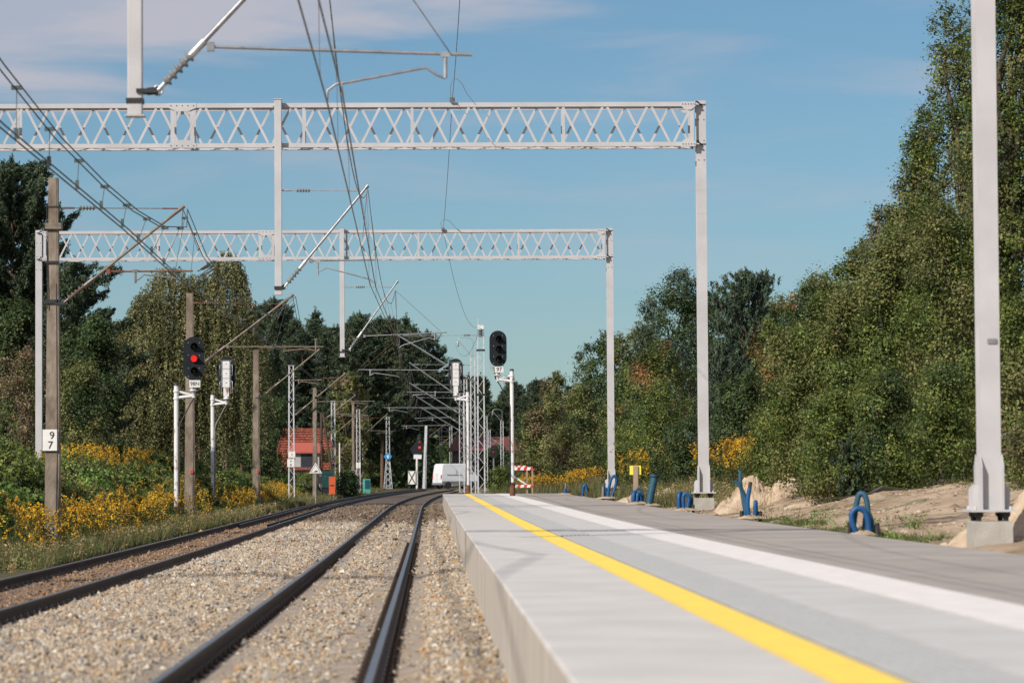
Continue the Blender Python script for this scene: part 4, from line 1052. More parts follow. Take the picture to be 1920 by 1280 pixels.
# ------------------------------------------------------------------ white van
def van():
    t = thing('delivery_van', 'white high roofed van crossing the tracks beyond the masts', 'van', (0, 0, 0))
    L, Wd, H = 4.5, 2.05, 2.62
    prof = [(-L / 2, .45), (-L / 2, 1.1), (-L / 2 + .05, 1.6), (-L / 2 + .16, 2.45), (-L / 2 + .34, H), (.75, H), (1.2, 2.45), (1.6, 1.75), (2.05, 1.35), (L / 2, 1.0), (L / 2, .45)]
    b = MB(); n = len(prof); V = []; 
    secs = [(-Wd / 2 + .06, .965), (-Wd / 2, .94), (-Wd / 2, 0), (Wd / 2, 0), (Wd / 2, .94), (Wd / 2 - .06, .965)]
    # body: full-width lower, tumblehome upper
    def halfw(z): return Wd / 2 - max(0, z - 1.2) * .09
    for (x, z) in prof: V.append((x, -halfw(z), z))
    for (x, z) in prof: V.append((x, halfw(z), z))
    F = [tuple(range(n)), tuple(reversed(range(n, 2 * n)))] + [(i, i + n, (i + 1) % n + n, (i + 1) % n) for i in range(n)]
    b.add(V, F); body = b.build('body', M['vanpaint'], t, bevel=.06)
    b = MB()
    for s in (-1, 1): b.bb(-L / 2 + .05, L / 2 - .1, s * (Wd / 2 - .01), s * (Wd / 2 + .012), .42, .78)
    b.bb(-L / 2 - .06, -L / 2 + .1, -Wd / 2 + .02, Wd / 2 - .02, .4, .62); b.build('bumper_trim', M['insgrey'], t)
    b = MB()
    for s in (-1, 1): b.bb(-1.6, .2, s * (Wd / 2 - .005), s * (Wd / 2 + .008), 1.42, 1.46)
    b.build('door_rail', M['ink'], t)
    b = MB()
    for s in (-1, 1): b.bb(-.5, -.49, s * (Wd / 2 - .02), s * (Wd / 2 + .002), 1.5, 2.0); b.bb(.6, .62, s * (Wd / 2 - .02), s * (Wd / 2 + .004), .8, 2.2)
    b.bb(-L / 2 - .012, -L / 2 + .1, -.01, .01, .65, 1.6); b.build('door_seam', M['insgrey'], t)
    for s in (-1, 1):
        b = MB(); b.bb(-L / 2 - .02, -L / 2 + .06, s * (Wd / 2 - .16), s * (Wd / 2 - .02), 1.0, 1.42); b.build('tail_light', M['lensred'], t)
        b = MB(); b.prism([(.75, 1.5), (1.5, 1.5), (1.25, 2.1), (.75, 2.1)], s * (Wd / 2 - .05), s * (Wd / 2 - .015)); b.build('side_window', M['window'], t)
        for x in (-1.45, 1.3):
            b = MB(); b.lathe([(.34, -.12), (.35, -.08), (.35, .08), (.34, .12)], (x, s * (Wd / 2 - .12), .35), 20, 0, Matrix.Rotation(R(90), 3, 'X')); w = b.build('wheel', M['tyre'], t)
            b = MB(); b.lathe([(.20, -.125), (.12, -.10), (.20, .125)], (x, s * (Wd / 2 - .12), .35), 14, 0, Matrix.Rotation(R(90), 3, 'X')); b.build('rim', M['galv'], w)
            b = MB(); b.lathe([(.39, 0), (.39, .016)], (x, s * (Wd / 2 + .0), .37), 18, 0, Matrix.Rotation(R(90) , 3, 'X')); b.build('wheel_arch', M['ink'], t)
    b = MB(); b.add([(1.19, -.8, 2.42), (1.19, .8, 2.42), (1.6, .88, 1.74), (1.6, -.88, 1.74)], [(0, 1, 2, 3)]); 
    b.v = [(x + .02, y, z + .02) for x, y, z in b.v]; b.build('windscreen', M['window'], t)
    return t
v = van(); pv = at(855, 917, VAN_Y); v.location = (at(803, 900, VAN_Y).x + 2.9, VAN_Y, rise(330) + .03); v.rotation_euler = (0, 0, van_dir)

# ------------------------------------------------------------------ houses
def house():
    Y = 318.0; c = at(577, 880, Y)
    t = thing('house', 'white house with a steep red tiled roof and a dormer behind the left bank', 'house', (c.x, Y, c.z - 2.0), R(0))
    s = Y / 6000.0
    ze = 2.0 + 0 * s; zr = ze + 75 * s + .05
    w = 3.2
    b = MB(); b.bb(-3.0, 2.9, .3, 6.5, -1.5, ze + .1); b.build('wall', M['plaster'], t)
    # hipped / half hipped tiled roof in rows of tiles
    b = MB()
    A, B_, C_, D_ = Vector((-3.6, -.6, ze - .1)), Vector((3.5, -.6, ze - .1)), Vector((1.65, 3.3, zr)), Vector((-2.5, 3.3, zr))
    E_, F_ = Vector((3.5, 7.2, ze - .1)), Vector((-3.6, 7.2, ze - .1))
    def slope(a, b_, c, d, n):
        for i in range(n):
            u0, u1 = i / n, (i + 1) / n; l0, r0 = a.lerp(d, u0), b_.lerp(c, u0); l1, r1 = a.lerp(d, u1), b_.lerp(c, u1)
            nv = (b_ - a).cross(d - a).normalized() * .09
            b.add([l0 + nv, r0 + nv, r1, l1, l0, r0], [(0, 1, 2, 3), (4, 5, 1, 0)])
    slope(A, B_, C_, D_, 16); slope(B_, E_, C_ + Vector((0, .01, 0)), C_, 16); slope(E_, F_, D_, C_, 16); slope(F_, A, D_, D_ + Vector((0, .01, 0)), 16)
    b.add([A, B_, E_, F_], [(0, 1, 2, 3)])
    b.bar(D_ + Vector((-.1, 0, .05)), C_ + Vector((.1, 0, .05)), .2, .16); b.bar(B_, C_, .14, .14); b.bar(A, D_, .14, .14)
    rf = b.build('roof', M['roof'], t)
    b = MB(); x0, x1 = -1.9, 1.15
    b.prism([(-.35, ze + .15), (.9, ze + .15), (.9, ze + 1.75), (-.35, ze + 1.75)], x0, x1, 'x'); dm = b.build('dormer', M['plaster'], t)
    b = MB(); b.add([(x0 - .2, -.75, ze + 1.62), (x1 + .3, -.75, ze + 1.62), (x1 - .1, 1.2, ze + 2.6), (x0 + .35, 1.2, ze + 2.6), (x0 - .2, -.75, ze + 1.74), (x1 + .3, -.75, ze + 1.74), (x1 - .1, 1.2, ze + 2.72), (x0 + .35, 1.2, ze + 2.72)], [(0, 1, 2, 3), (4, 7, 6, 5), (0, 4, 5, 1), (1, 5, 6, 2), (2, 6, 7, 3), (3, 7, 4, 0)]); b.build('dormer_roof', M['roofflat'], dm)
    b = MB(); b.bb(-.65, .9, -.40, -.36, ze + .22, ze + 1.5); wn_ = b.build('window', M['window'], dm)
    b = MB()
    for (xa, xb, za, zb) in ((-.7, .95, .17, .22), (-.7, .95, 1.5, 1.55), (-.7, -.65, .22, 1.5), (.9, .95, .22, 1.5)): b.bb(xa, xb, -.41, -.355, ze + za, ze + zb)
    b.build('frame', M['insgrey'], wn_)
    b = MB(); b.bb(-3.3, -3.0, -.2, .3, ze - .1, ze + .9) ; b.build('wall', M['plaster'], t)
    return t
house()
c = at(925, 824, 405); t = thing('house', 'distant building with a dull red roof beyond the lattice masts', 'house', (c.x, 405, c.z - 3.6))
b = MB(); b.bb(-5.2, 5.6, 0, 8, -.8, 2.4); b.build('wall', M['insul'], t)  # wall coloured dark to stand in for the shade below the roof
b = MB(); b.add([(-5.8, -.6, 2.2), (6.2, -.6, 2.2), (5.4, 4, 4.0), (-4.8, 4, 4.0), (-5.8, 8.6, 2.2), (6.2, 8.6, 2.2)], [(0, 1, 2, 3), (3, 2, 5, 4), (0, 3, 4), (1, 5, 2), (0, 4, 5, 1)]); b.build('roof', M['roofdull'], t)
b = MB(); b.bb(-3, -1.6, -.03, .02, .6, 1.8); b.bb(1.6, 3, -.03, .02, .6, 1.8); b.build('window', M['window'], t)

# ------------------------------------------------------------------ signs and cabinets
p = at(592, 942, 188); t = thing('warning_sign', 'triangular warning sign on a grey post in front of the concrete pole', 'sign', p); z = at(592, 880, 188).z - p.z
b = MB(); b.tube([(0, 0, -.3), (0, 0, z + .2)], .035, 8); b.build('post', M['galv'], t)
def tri(r, c=(0, 0)): return [(c[0] + r * math.cos(a), c[1] + r * math.sin(a)) for a in (R(90), R(210), R(330))]
b = MB(); b.prism([(x, y_ + z) for x, y_ in tri(.48)], -.05, -.035); s = b.build('triangle_plate', M['ink'], t)
b = MB(); b.prism([(x, y_ + z) for x, y_ in tri(.43)], -.056, -.051); b.build('white_field', M['plate'], s)
b = MB(); b.prism([(x, y_ + z) for x, y_ in tri(.34)], -.0595, -.057); b.prism([(x, y_ + z - .01) for x, y_ in tri(.29)], -.0625, -.0605, mi=1); b.prism([(-.15, z - .13), (.14, z - .13), (.12, z - .06), (.0, z - .04), (-.05, z - .09)], -.065, -.063); b.build('symbol', [M['ink'], M['plate']], s)
b = MB(); b.bb(.1, .42, -.03, .1, z - .85, z - .4); b.build('lamp_box', M['ink'], t)
p = at(611.5, 913, 222); t = thing('cabinet', 'green and white equipment cabinet with a pitched lid beside the house', 'cabinet', p, R(20))
b = MB(); b.bb(-.42, .42, -.3, .3, 0, .95); b.build('body', M['white'], t)
b = MB(); b.bb(-.40, .40, -.33, -.302, .03, .90); b.build('door', M['green'], t)
b = MB(); b.prism([(-.52, .96), (.52, .96), (.42, 1.12), (-.42, 1.12)], -.42, .42); b.build('lid', M['green'], t)
b = MB(); b.bb(-.25, .25, -.2, .2, -1.4, -.001); b.build('base', M['insgrey'], t)
p = at(623, 929, 218); t = thing('cabinet', 'bright orange two door cabinet on a short white leg at the trackside', 'cabinet', p)
b = MB(); b.bb(-.22, .2, -.15, .15, .72, 1.30); b.bb(-.22, .2, -.15, .15, .1, .68); b.build('body', M['orange'], t)
b = MB(); b.bb(-.18, .16, -.1, .1, .681, .719); b.prism(tri(.1, (0, .7)), -.165, -.151); b.build('divider', M['ink'], t)
b = MB(); b.tube([(.08, 0, -.5), (.08, 0, .1)], .06, 10); b.build('leg', M['white'], t)
p = at(687, 918, 292); t = thing('cabinet', 'small blue green cabinet in the shade right of the plated mast', 'cabinet', p, R(15))
b = MB(); b.bb(-.25, .3, -.3, .3, -.3, 1.0); b.build('body', M['green'], t)
b = MB(); b.bb(-.2, .25, -.32, -.301, .1, .9); b.build('door', M['bluegreen'], t)
p = at(662, 905, 262); t = thing('warning_sign', 'small faded triangular board behind the slim grey pole', 'sign', p); 
b = MB(); b.tube([(0, 0, -1), (0, 0, .9)], .04, 8); b.build('post', M['galv'], t); b = MB(); b.prism([(x, y_ + .9) for x, y_ in tri(.5)], -.06, -.045); b.build('triangle_plate', M['galv'], t)
p = at(1192, 928, 98); t = thing('marker_board', 'yellow board nailed to a bare wooden stake behind the platform', 'sign', p); z = at(1190, 881, 98).z - p.z
b = MB(); b.bb(-.075, .075, -.05, .0, -.5, z + .13); b.build('stake', M['wood'], t)
b = MB(); b.bb(-.18, .17, .002, .02, z - .14, z + .14); b.build('board', M['yellowsign'], t)

# ------------------------------------------------------------------ blue conduits
def corr(b, pts, r, mi=0, n=10):
    """corrugated hose through smooth points"""
    P = [Vector(p) for p in pts]; out = []
    for i in range(len(P) - 1):
        p0, p1, p2, p3 = P[max(i - 1, 0)], P[i], P[i + 1], P[min(i + 2, len(P) - 1)]
        for k in range(10):
            t = k / 10; out.append(.5 * ((2 * p1) + (-p0 + p2) * t + (2 * p0 - 5 * p1 + 4 * p2 - p3) * t * t + (-p0 + 3 * p1 - 3 * p2 + p3) * t ** 3))
    out.append(P[-1]); dens = []; 
    L = 0; last = out[0]; fine = []
    for a, c in zip(out, out[1:]):
        d = (c - a).length; k = max(1, int(d / .016))
        for j in range(k): fine.append(a.lerp(c, j / k))
    fine.append(out[-1])
    b.tube(fine, [r * .84 * (1.0 if i % 2 else .82) for i in range(len(fine))], n, mi)
def conduits(label, px, py, Y, hoses, sand=.35, stubs=()):
    p = at(px, py, Y); t = thing('conduit_cluster', label, 'conduits', p, group='blue cable conduits along the platform')
    s = Y / 6000.0
    for (m, r, pts) in hoses:
        b = MB(); corr(b, [((x - px) * s, dy, (py - y_) * s) for (x, y_, dy) in pts], r); b.build('hose', M[m], t)
    for (x, y0_, y1_, m, r) in stubs:
        b = MB(); b.tube([((x - px) * s, .05, -.1), ((x - px) * s, .05, (py - y0_) * s)], r, 10); b.build('stub_pipe', M[m], t)
    b = MB(); n = 18; V = []; F = []
    for i in range(4):
        for k in range(n):
            a = 2 * math.pi * k / n; rr = sand * (1 - i * .28) * (1 + .16 * math.sin(3 * a + px)); V.append((rr * math.cos(a), rr * .8 * math.sin(a), -.02 + [0, .035, .055, .06][i] * (1 + .3 * math.sin(5 * a))))
    F = [(i * n + k, i * n + (k + 1) % n, (i + 1) * n + (k + 1) % n, (i + 1) * n + k) for i in range(3) for k in range(n)] + [tuple(range(3 * n, 4 * n))]
    b.add(V, F, 0, True); b.build('sand_collar', M['sandm'], t)
    return t
conduits('nearest blue hoses, two loops one tall and one low', 1619, 1000, 46.7, [
    ('blue', .055, [(1608, 1004, 0), (1600, 985, 0), (1597, 965, 0), (1606, 953, 0), (1620, 957, 0), (1627, 975, 0), (1630, 1004, 0)]),
    ('bluegreen', .055, [(1600, 1002, .12), (1606, 960, .12), (1612, 930, .1), (1619, 925, .08), (1626, 935, .06), (1629, 965, .05), (1627, 1002, .05)]),
    ('bluegreen', .06, [(1626, 1002, .3), (1630, 965, .28), (1636, 970, .25), (1641, 1002, .2)])],
    .22, [(1594, 978, 0, 'blackpipe', .03), (1646, 980, 0, 'blackpipe', .035)])
conduits('tall upright blue pipes, one with a black end, beside the sand heap', 1408, 970, 63.3, [
    ('blue', .06, [(1404, 973, 0), (1402, 940, 0), (1406, 915, 0)]),
    ('bluegreen', .05, [(1400, 973, .1), (1395, 940, .1), (1390, 905, .1), (1390, 881, .1)]),
    ('bluegreen', .045, [(1398, 968, .05), (1397, 930, .05), (1388, 912, 0), (1377, 900, 0)]),
    ('blackpipe', .05, [(1406, 916, 0), (1408, 903, 0)]),
    ('blue', .055, [(1415, 973, 0), (1417, 941, 0), (1419, 973, .1)])], .30, [(1391, 957, 0, 'blackpipe', .04), (1426, 958, 0, 'blackpipe', .04)])
conduits('pair of short blue loops in front of the middle gantry column', 1284, 955, 79, [
    ('blue', .065, [(1273, 957, 0), (1273, 930, 0), (1277, 926, .1), (1279, 957, .15)]),
    ('blue', .065, [(1282, 957, 0), (1281, 932, 0), (1286, 926, 0), (1292, 934, 0), (1288, 957, 0)]),
    ('bluegreen', .06, [(1290, 957, .2), (1294, 928, .2), (1298, 935, .2), (1297, 957, .2)])], .33, [(1271, 944, 0, 'blackpipe', .03), (1300, 946, 0, 'blackpipe', .04)])
conduits('single thick blue green pipe standing up at a slant', 1221, 946, 90, [
    ('bluegreen', .14, [(1217, 948, 0), (1221, 925, 0), (1226, 902, 0), (1228, 891, 0)]),
    ('bluegreen', .17, [(1227.5, 894, 0), (1228.3, 889, 0)])], .25)
conduits('low blue loops left of the thick slanted pipe', 1196, 943, 96, [
    ('blue', .09, [(1188, 945, 0), (1188, 928, 0), (1192, 924, .1), (1196, 945, .2)]),
    ('blue', .08, [(1194, 945, 0), (1196, 926, .05), (1201, 930, .1), (1202, 945, .1)]),
    ('bluegreen', .05, [(1190, 942, .2), (1194, 920, .2), (1200, 915, .2), (1206, 926, .2), (1207, 942, .2)])], .38, [(1209, 938, 0, 'blackpipe', .05)])
conduits('tall oval blue loop in front of the farthest gantry column', 1142, 933, 112, [
    ('blue', .07, [(1139, 935, 0), (1142, 915, 0), (1146, 898, 0), (1152, 892, 0), (1156, 899, 0), (1153, 915, 0), (1146, 934, 0)]),
    ('bluegreen', .07, [(1134, 935, .2), (1133, 915, .2), (1134, 905, .2)]),
    ('blue', .07, [(1139, 935, .1), (1138, 922, .1), (1134, 914, .1)])], .45, [(1131, 912, 0, 'insgrey', .05)])
conduits('low dark and blue hoses, second cluster from the platform end', 1097, 932, 131, [
    ('blue', .08, [(1092, 934, 0), (1094, 913, 0), (1099, 911, 0), (1100, 934, 0)]),
    ('blackpipe', .07, [(1102, 934, .1), (1103, 916, .1), (1106, 934, .1)]), ('blackpipe', .07, [(1090, 934, .1), (1091, 920, .1), (1095, 934, .2)])], .4)
conduits('small cluster of hoses nearest the platform end', 1062, 926, 145, [
    ('blue', .08, [(1059, 928, 0), (1060, 917, 0), (1062, 928, 0)]), ('insgrey', .06, [(1061, 928, .1), (1061, 906, .1)]), ('blackpipe', .06, [(1064, 928, 0), (1067, 918, 0), (1072, 928, 0)])], .45)

# ------------------------------------------------------------------ sand heaps
from mathutils import noise as mnoise
def heap(name, label, px, py_base, Y, w, d, h, seed, peaks):
    p = at(px, py_base, Y); nx, ny = 110, 70; V = []
    p.z = ground_z(p.x, Y) - .04
    for j in range(ny + 1):
        for i in range(nx + 1):
            u, v = i / nx * 2 - 1, j / ny * 2 - 1
            X, Y_ = u * w / 2, v * d / 2
            q3 = Vector((X * 1.1 + seed * 7.3, Y_ * 1.1, seed * 3.1))
            wob = mnoise.fractal(q3 * 1.3, .9, 2.1, 5); lump = mnoise.fractal(q3 * 4.5, .7, 2.2, 5)
            z = 0
            for (cx_, cy_, rr, hh) in peaks:
                q = math.hypot((u - cx_) / rr, (v - cy_) / (rr * 1.25)) * (1 + .28 * wob); z = max(z, hh * max(0, 1 - q) ** .85)
            edge = smooth(1.0, .8, abs(u)) * smooth(1.0, .8, abs(v)) if abs(u) > .8 or abs(v) > .8 else 1
            z = z + (.10 * lump + .07 * abs(mnoise.noise(q3 * 9)) + .04 * mnoise.noise(q3 * 25)) * min(1, z * 2.5)
            gz = ground_z(p.x + X, Y + Y_) - p.z
            V.append((X, Y_, gz - .03 + z * h * edge - (.05 if z * edge < .02 else 0)))
    F = [(j * (nx + 1) + i, j * (nx + 1) + i + 1, (j + 1) * (nx + 1) + i + 1, (j + 1) * (nx + 1) + i) for j in range(ny) for i in range(nx)]
    o = tris_mesh(name, V, F, M['sandm'], smooth=False); o.location = p; setp(o, label, 'sand heap'); return o
heap('sand_heap', 'large pale sand heap with two humps beyond the middle gantry column', 1455, 958, 78, 3.4, 3.6, .80, 3, [(-.38, 0, .42, 1.0), (.15, .1, .42, .66), (-.7, -.1, .3, .45), (.55, .1, .35, .45)])
heap('sand_heap', 'tan sand heap at the right edge beside the near column foot', 1925, 1040, 41.5, 1.3, 1.8, .62, 5, [(.1, 0, .75, 1.0), (-.45, .2, .4, .45)])
heap('sand_heap', 'small flat spill of sand left of the near plinth', 1802, 1032, 41, .9, 1.2, .28, 8, [(.2, 0, .8, 1.0)])
heap('sand_heap', 'low ridge of sand behind the thick slanted pipe', 1262, 938, 104, 4.4, 3.0, .40, 9, [(-.6, 0, .35, .9), (-.1, .1, .45, .8), (.45, 0, .45, 1.0)])
heap('sand_heap', 'low ridge of dug brown earth at the foot of the right hand bushes', 1690, 922, 71, 6.0, 2.2, .20, 12, [(-.7, 0, .4, .7), (-.2, .1, .5, .9), (.3, 0, .4, .6), (.75, .1, .3, 1.2)])
# dark torn strip of ground sheet
p = at(1640, 940, 60); b = MB(); pts = []
for i, (x, y_) in enumerate(((1530, 938), (1570, 936), (1600, 931), (1630, 927), (1655, 915), (1665, 917), (1700, 919), (1750, 915))):
    q = at(x, y_, 60 + i * .8); pts.append(Vector((q.x, q.y, q.z + .02)) - p)
b.tube(pts, [.006, .014, .012, .02, .035, .03, .012, .006], 6); o = b.build('torn_sheeting', M['kerb']); o.location = p; setp(o, 'torn dark strip of ground sheeting lying on the sandy earth', 'sheeting')
p = at(1777, 908, 72); b = MB(); b.lathe([(.16, -.1), (.17, .05), (.12, .15), (.05, .2)], (0, 0, 0), 7); o = b.build('tree_stump', M['wood']); o.location = p; setp(o, 'small brown lump of earth and root on the edge of the bushes', 'stump')
# ------------------------------------------------------------------ vegetation
def quads(rg, C, size, aspect=.6, upbias=0.0, outward=None, ob=0.0, droop=0.0, nrm=None, nb=1.0):
    """leaf quads around centres C; size (N,)"""
    n = len(C)
    a = rg.normal(0, 1, (n, 3)); a[:, 2] += upbias
    if nrm is not None:                       # leaves face outward from their clump, as foliage does
        N_ = rg.normal(0, 1, (n, 3)) + nrm * nb; N_ /= np.linalg.norm(N_, axis=1)[:, None]; a -= N_ * (a * N_).sum(1)[:, None]
    if outward is not None: a += outward * ob
    if droop: a[:, 2] -= droop
    a /= np.linalg.norm(a, axis=1)[:, None]
    b = rg.normal(0, 1, (n, 3)) if nrm is None else np.cross(N_, a)
    b -= a * (a * b).sum(1)[:, None]; b /= np.linalg.norm(b, axis=1)[:, None] + 1e-9
    s = size[:, None] / 2
    V = np.stack([C - a * s, C + b * s * aspect, C + a * s, C - b * s * aspect], 1)
    return V.reshape(-1, 3)
def leafobj(name, V, colors, m, parent):
    n = len(V) // 4
    return tris_mesh(name, V, np.arange(n * 4).reshape(-1, 4), m, parent, colors=colors)
def palette(rg, pal, n, w=None, jit=.12):
    pal = np.array(pal); i = rg.choice(len(pal), n, p=w); return pal[i] * rg.uniform(1 - jit, 1 + jit, (n, 1))
def limb(b, p0, p1, r0, r1, rg, wob=.06, n=5, k=6):
    p0, p1 = Vector(p0), Vector(p1); L = (p1 - p0).length
    pts = [p0.lerp(p1, i / n) + Vector(rg.normal(0, wob * L * .35, 3)) * (0 if i in (0, n) else 1) for i in range(n + 1)]
    b.tube(pts, [r0 + (r1 - r0) * i / n for i in range(n + 1)], k); return pts

GREENS = [(.055, .080, .018), (.075, .098, .022), (.042, .062, .017), (.105, .120, .030), (.030, .046, .014)]
BANK = [(.075, .125, .028), (.10, .155, .034), (.055, .095, .022), (.14, .17, .045), (.04, .07, .018)]
OLIVE = [(.078, .092, .028), (.058, .072, .022), (.100, .108, .036), (.046, .058, .019), (.125, .120, .048)]
DARKG = [(.026, .044, .016), (.036, .056, .020), (.020, .034, .013), (.05, .068, .024)]
PINE = [(.034, .052, .032), (.048, .068, .040), (.026, .040, .026), (.060, .080, .044)]
PINEB = [(.055, .080, .055), (.040, .062, .042), (.075, .100, .065), (.028, .045, .030)]
BIRCH = [(.110, .115, .050), (.080, .086, .038), (.145, .142, .066), (.06, .064, .028)]
ORANGE = [(.17, .075, .030), (.20, .10, .035), (.11, .07, .025), (.08, .085, .025)]
BROWN = [(.105, .078, .048), (.080, .062, .036), (.13, .10, .06), (.07, .07, .03)]

def broadleaf(label, px, py_top, Y, w, pal, seed, name='broadleaf_tree', n=26000, leaf=.10, base=None, depth=None, low=.05, accent=None, acc_f=0, lobes=11, top_spikes=10, bark='bark', group=None, open_=.0, py_base=None, sig=.17, cat='tree'):
    rg = np.random.default_rng(seed)
    top = at(px, py_top, Y); zb = ground_z(top.x, Y) if py_base is None else at(px, py_base, Y).z
    H = top.z - zb; t = thing(name, label, cat, (top.x, Y, zb), group=group)
    depth = depth or w
    b = MB(); tr = limb(b, (0, 0, -.2), (rg.normal(0, .15), rg.normal(0, .1), H * .62), max(.05, H * .016), max(.02, H * .006), rg, .05, 6, 8)
    Ls = []
    for i in range(lobes):
        u = (i + .5) / lobes; z = H * (low + (.94 - low) * u ** .85)
        prof = math.sin(math.pi * min(1, (.18 + .82 * (1 - u)) ** .9 * .62 + .12)) if True else 1
        rad = (w / 2) * (.35 + .65 * math.sqrt(max(0, 1 - (max(0, u - .35) / .65) ** 2)))
        a = i * 2.4 + rg.uniform(-.4, .4); off = rad * rg.uniform(.35, .62)
        c = Vector((math.cos(a) * off, math.sin(a) * off * depth / w, z)); r = rad * rg.uniform(.42, .62)
        Ls.append((c, Vector((r, r * depth / w, min(H * .2, max(r * .8, H * .10))))))
        limb(b, tr[min(5, 1 + int(u * 5))], c, H * .008, H * .003, rg, .08)
    Ls.append((Vector((rg.normal(0, w * .05), 0, H * .90)), Vector((w * .17, w * .17, H * .10))))
    C = []; Cc = []; OUT = []; per = 34; ncl = n // per
    vols = np.array([l[1].x * l[1].z for l in Ls]); pr = vols / vols.sum()
    li = rg.choice(len(Ls), ncl, p=pr)
    d = rg.normal(0, 1, (ncl, 3)); d /= np.linalg.norm(d, axis=1)[:, None]
    rr = rg.uniform(.25, 1, ncl) ** .45 * rg.uniform(.9, 1.12, ncl)
    cc = np.array([tuple(Ls[i][0]) for i in li]) + d * rr[:, None] * np.array([tuple(Ls[i][1]) for i in li])
    # ragged twigs reaching out of the crown
    if top_spikes:
        ks = []
        for k in range(top_spikes * 3):
            c, r = Ls[rg.integers(len(Ls) // 2, len(Ls))] if k % 3 else Ls[rg.integers(0, len(Ls))]
            a = rg.uniform(0, 6.28); e = rg.uniform(.1, 1.4) if k % 2 else rg.uniform(-.2, .6)
            dv = Vector((math.cos(a) * math.cos(e), math.sin(a) * math.cos(e), math.sin(e))); st = Vector((c.x + dv.x * r.x * .8, c.y + dv.y * r.y * .8, c.z + dv.z * r.z * .8))
            ln = rg.uniform(.25, .6) * max(.5, w * .16); en = st + dv * ln; en.z = min(en.z, H * 1.02)
            limb(b, st, en, .012, .004, rg, .1, 3, 4)
            for q in range(6): ks.append(st.lerp(en, q / 5))
        cc = np.concatenate([cc, np.array([tuple(k) for k in ks])])
    cc[:, 2] = np.maximum(cc[:, 2], .12)
    m = len(cc); lowd = rg.uniform(.6, 1.4, m)
    cnt = np.full(m, per); cnt[ncl:] = per // 3
    idx = np.repeat(np.arange(m), cnt); N = len(idx)
    sg = np.full(m, sig); sg[ncl:] = sig * .5
    P = cc[idx] + rg.normal(0, 1, (N, 3)) * (sg * lowd)[idx][:, None]
    cl = palette(rg, pal, m, jit=.15)
    if accent is not None:
        k = (np.sin(cc[:, 0] * 2.3 + seed) * np.sin(cc[:, 2] * 1.9 + seed * 2) + rg.normal(0, .25, m)) > (1 - 2 * acc_f)
        cl[k] = palette(rg, accent, k.sum())
    colr = cl[idx] * rg.uniform(.65, 1.4, (N, 1)) * (1 + rg.normal(0, .07, (N, 3)))
    ax_ = np.stack([cc[:, 0], cc[:, 1], (cc[:, 2] - H * .45) * .5], 1); ax_ /= np.linalg.norm(ax_, axis=1)[:, None] + 1e-6
    dd_ = np.zeros((m, 3)); dd_[:ncl] = d; dd_[ncl:, 2] = .6
    od = dd_ * .8 + ax_ * .7; od[:, 2] += .35
    V = quads(rg, P, leaf * rg.uniform(.45, 1.45, N), .62, nrm=od[idx], nb=1.25)
    leafobj('crown', V, colr, M['leaf'], t)
    b.build('trunk', M[bark], t)
    return t
def pine(label, px, py_top, Y, w, seed, pal=PINE, n_whorl=13, low=.15, per=40, tuft=.22, name='pine_tree', group=None, young=False, py_base=None, loc=None, H=None, sp=.20, cat='tree', cone=.8, dens=1.0):
    rg = np.random.default_rng(seed)
    if loc is None:
        top = at(px, py_top, Y); zb = ground_z(top.x, Y) if py_base is None else at(px, py_base, Y).z; H = top.z - zb; loc = (top.x, Y, zb)
    t = thing(name, label, cat, loc, group=group)
    b = MB(); b.tube([(0, 0, -.2), (rg.normal(0, .008) * H, 0, H * .5), (0, 0, H * .97)], [H * .010, H * .008, H * .002], 8)
    TC = []; TO = []; amp = rg.uniform(.75, 1.2, 8); ph = rg.uniform(0, 6.28)
    for i in range(n_whorl):
        u = i / (n_whorl - 1); z = H * (low + (.97 - low) * u)
        prof = ((1 - u) ** cone) * min(1, (u + .22) * 2.6) + .035
        nb = int(rg.integers(5, 8)) if u < .85 else 5; a0 = rg.uniform(0, 6.28)
        for k in range(nb):
            a = a0 + 6.28 * k / nb + rg.uniform(-.3, .3)
            L = (w / 2) * prof * rg.uniform(.62, 1.22) * amp[int((a + ph) / 6.283 * 8) % 8]
            up_ = L * (rg.uniform(.25, .75) + (.7 if young else .35) * u); p0 = Vector((0, 0, z - .05 * L)); p1 = Vector((math.cos(a) * L, math.sin(a) * L, min(z + up_, H * .985)))
            limb(b, p0, p1, H * .0026, H * .001, rg, .05, 3, 4)
            nt = max(2, int(L / (sp * 1.0) * dens))
            for q in range(nt):
                f = .28 + .72 * (q + rg.random()) / nt; c = p0.lerp(p1, f); sw = .55 + .45 * (1 - abs(f - .6))
                for s in range(3):
                    off = Vector(rg.normal(0, sp * .75 * sw, 3)); off.z *= .45
                    TC.append(tuple(c + off)); o = Vector((math.cos(a) * .8, math.sin(a) * .8, .8 if not young else 2.2)) + Vector(rg.normal(0, .35, 3)); TO.append(tuple(o.normalized()))
    for q in range(5): TC.append((0, 0, H - q * tuft * .45)); TO.append((0, 0, 1))
    TC = np.array(TC); TO = np.array(TO); m = len(TC)
    idx = np.repeat(np.arange(m), per); N = len(idx)
    along = rg.uniform(-.3, 1.0, N)
    P = TC[idx] + rg.normal(0, sp * .20, (N, 3)) + TO[idx] * (along * tuft)[:, None]
    cl = palette(rg, pal, m, jit=.22)
    colr = cl[idx] * rg.uniform(.7, 1.35, (N, 1))
    V = quads(rg, P, tuft * rg.uniform(.45, 1.0, N), .26, outward=TO[idx], ob=1.5)
    leafobj('crown', V, colr, M['needle'], t); b.build('trunk', M['pinebark'], t)
    return t
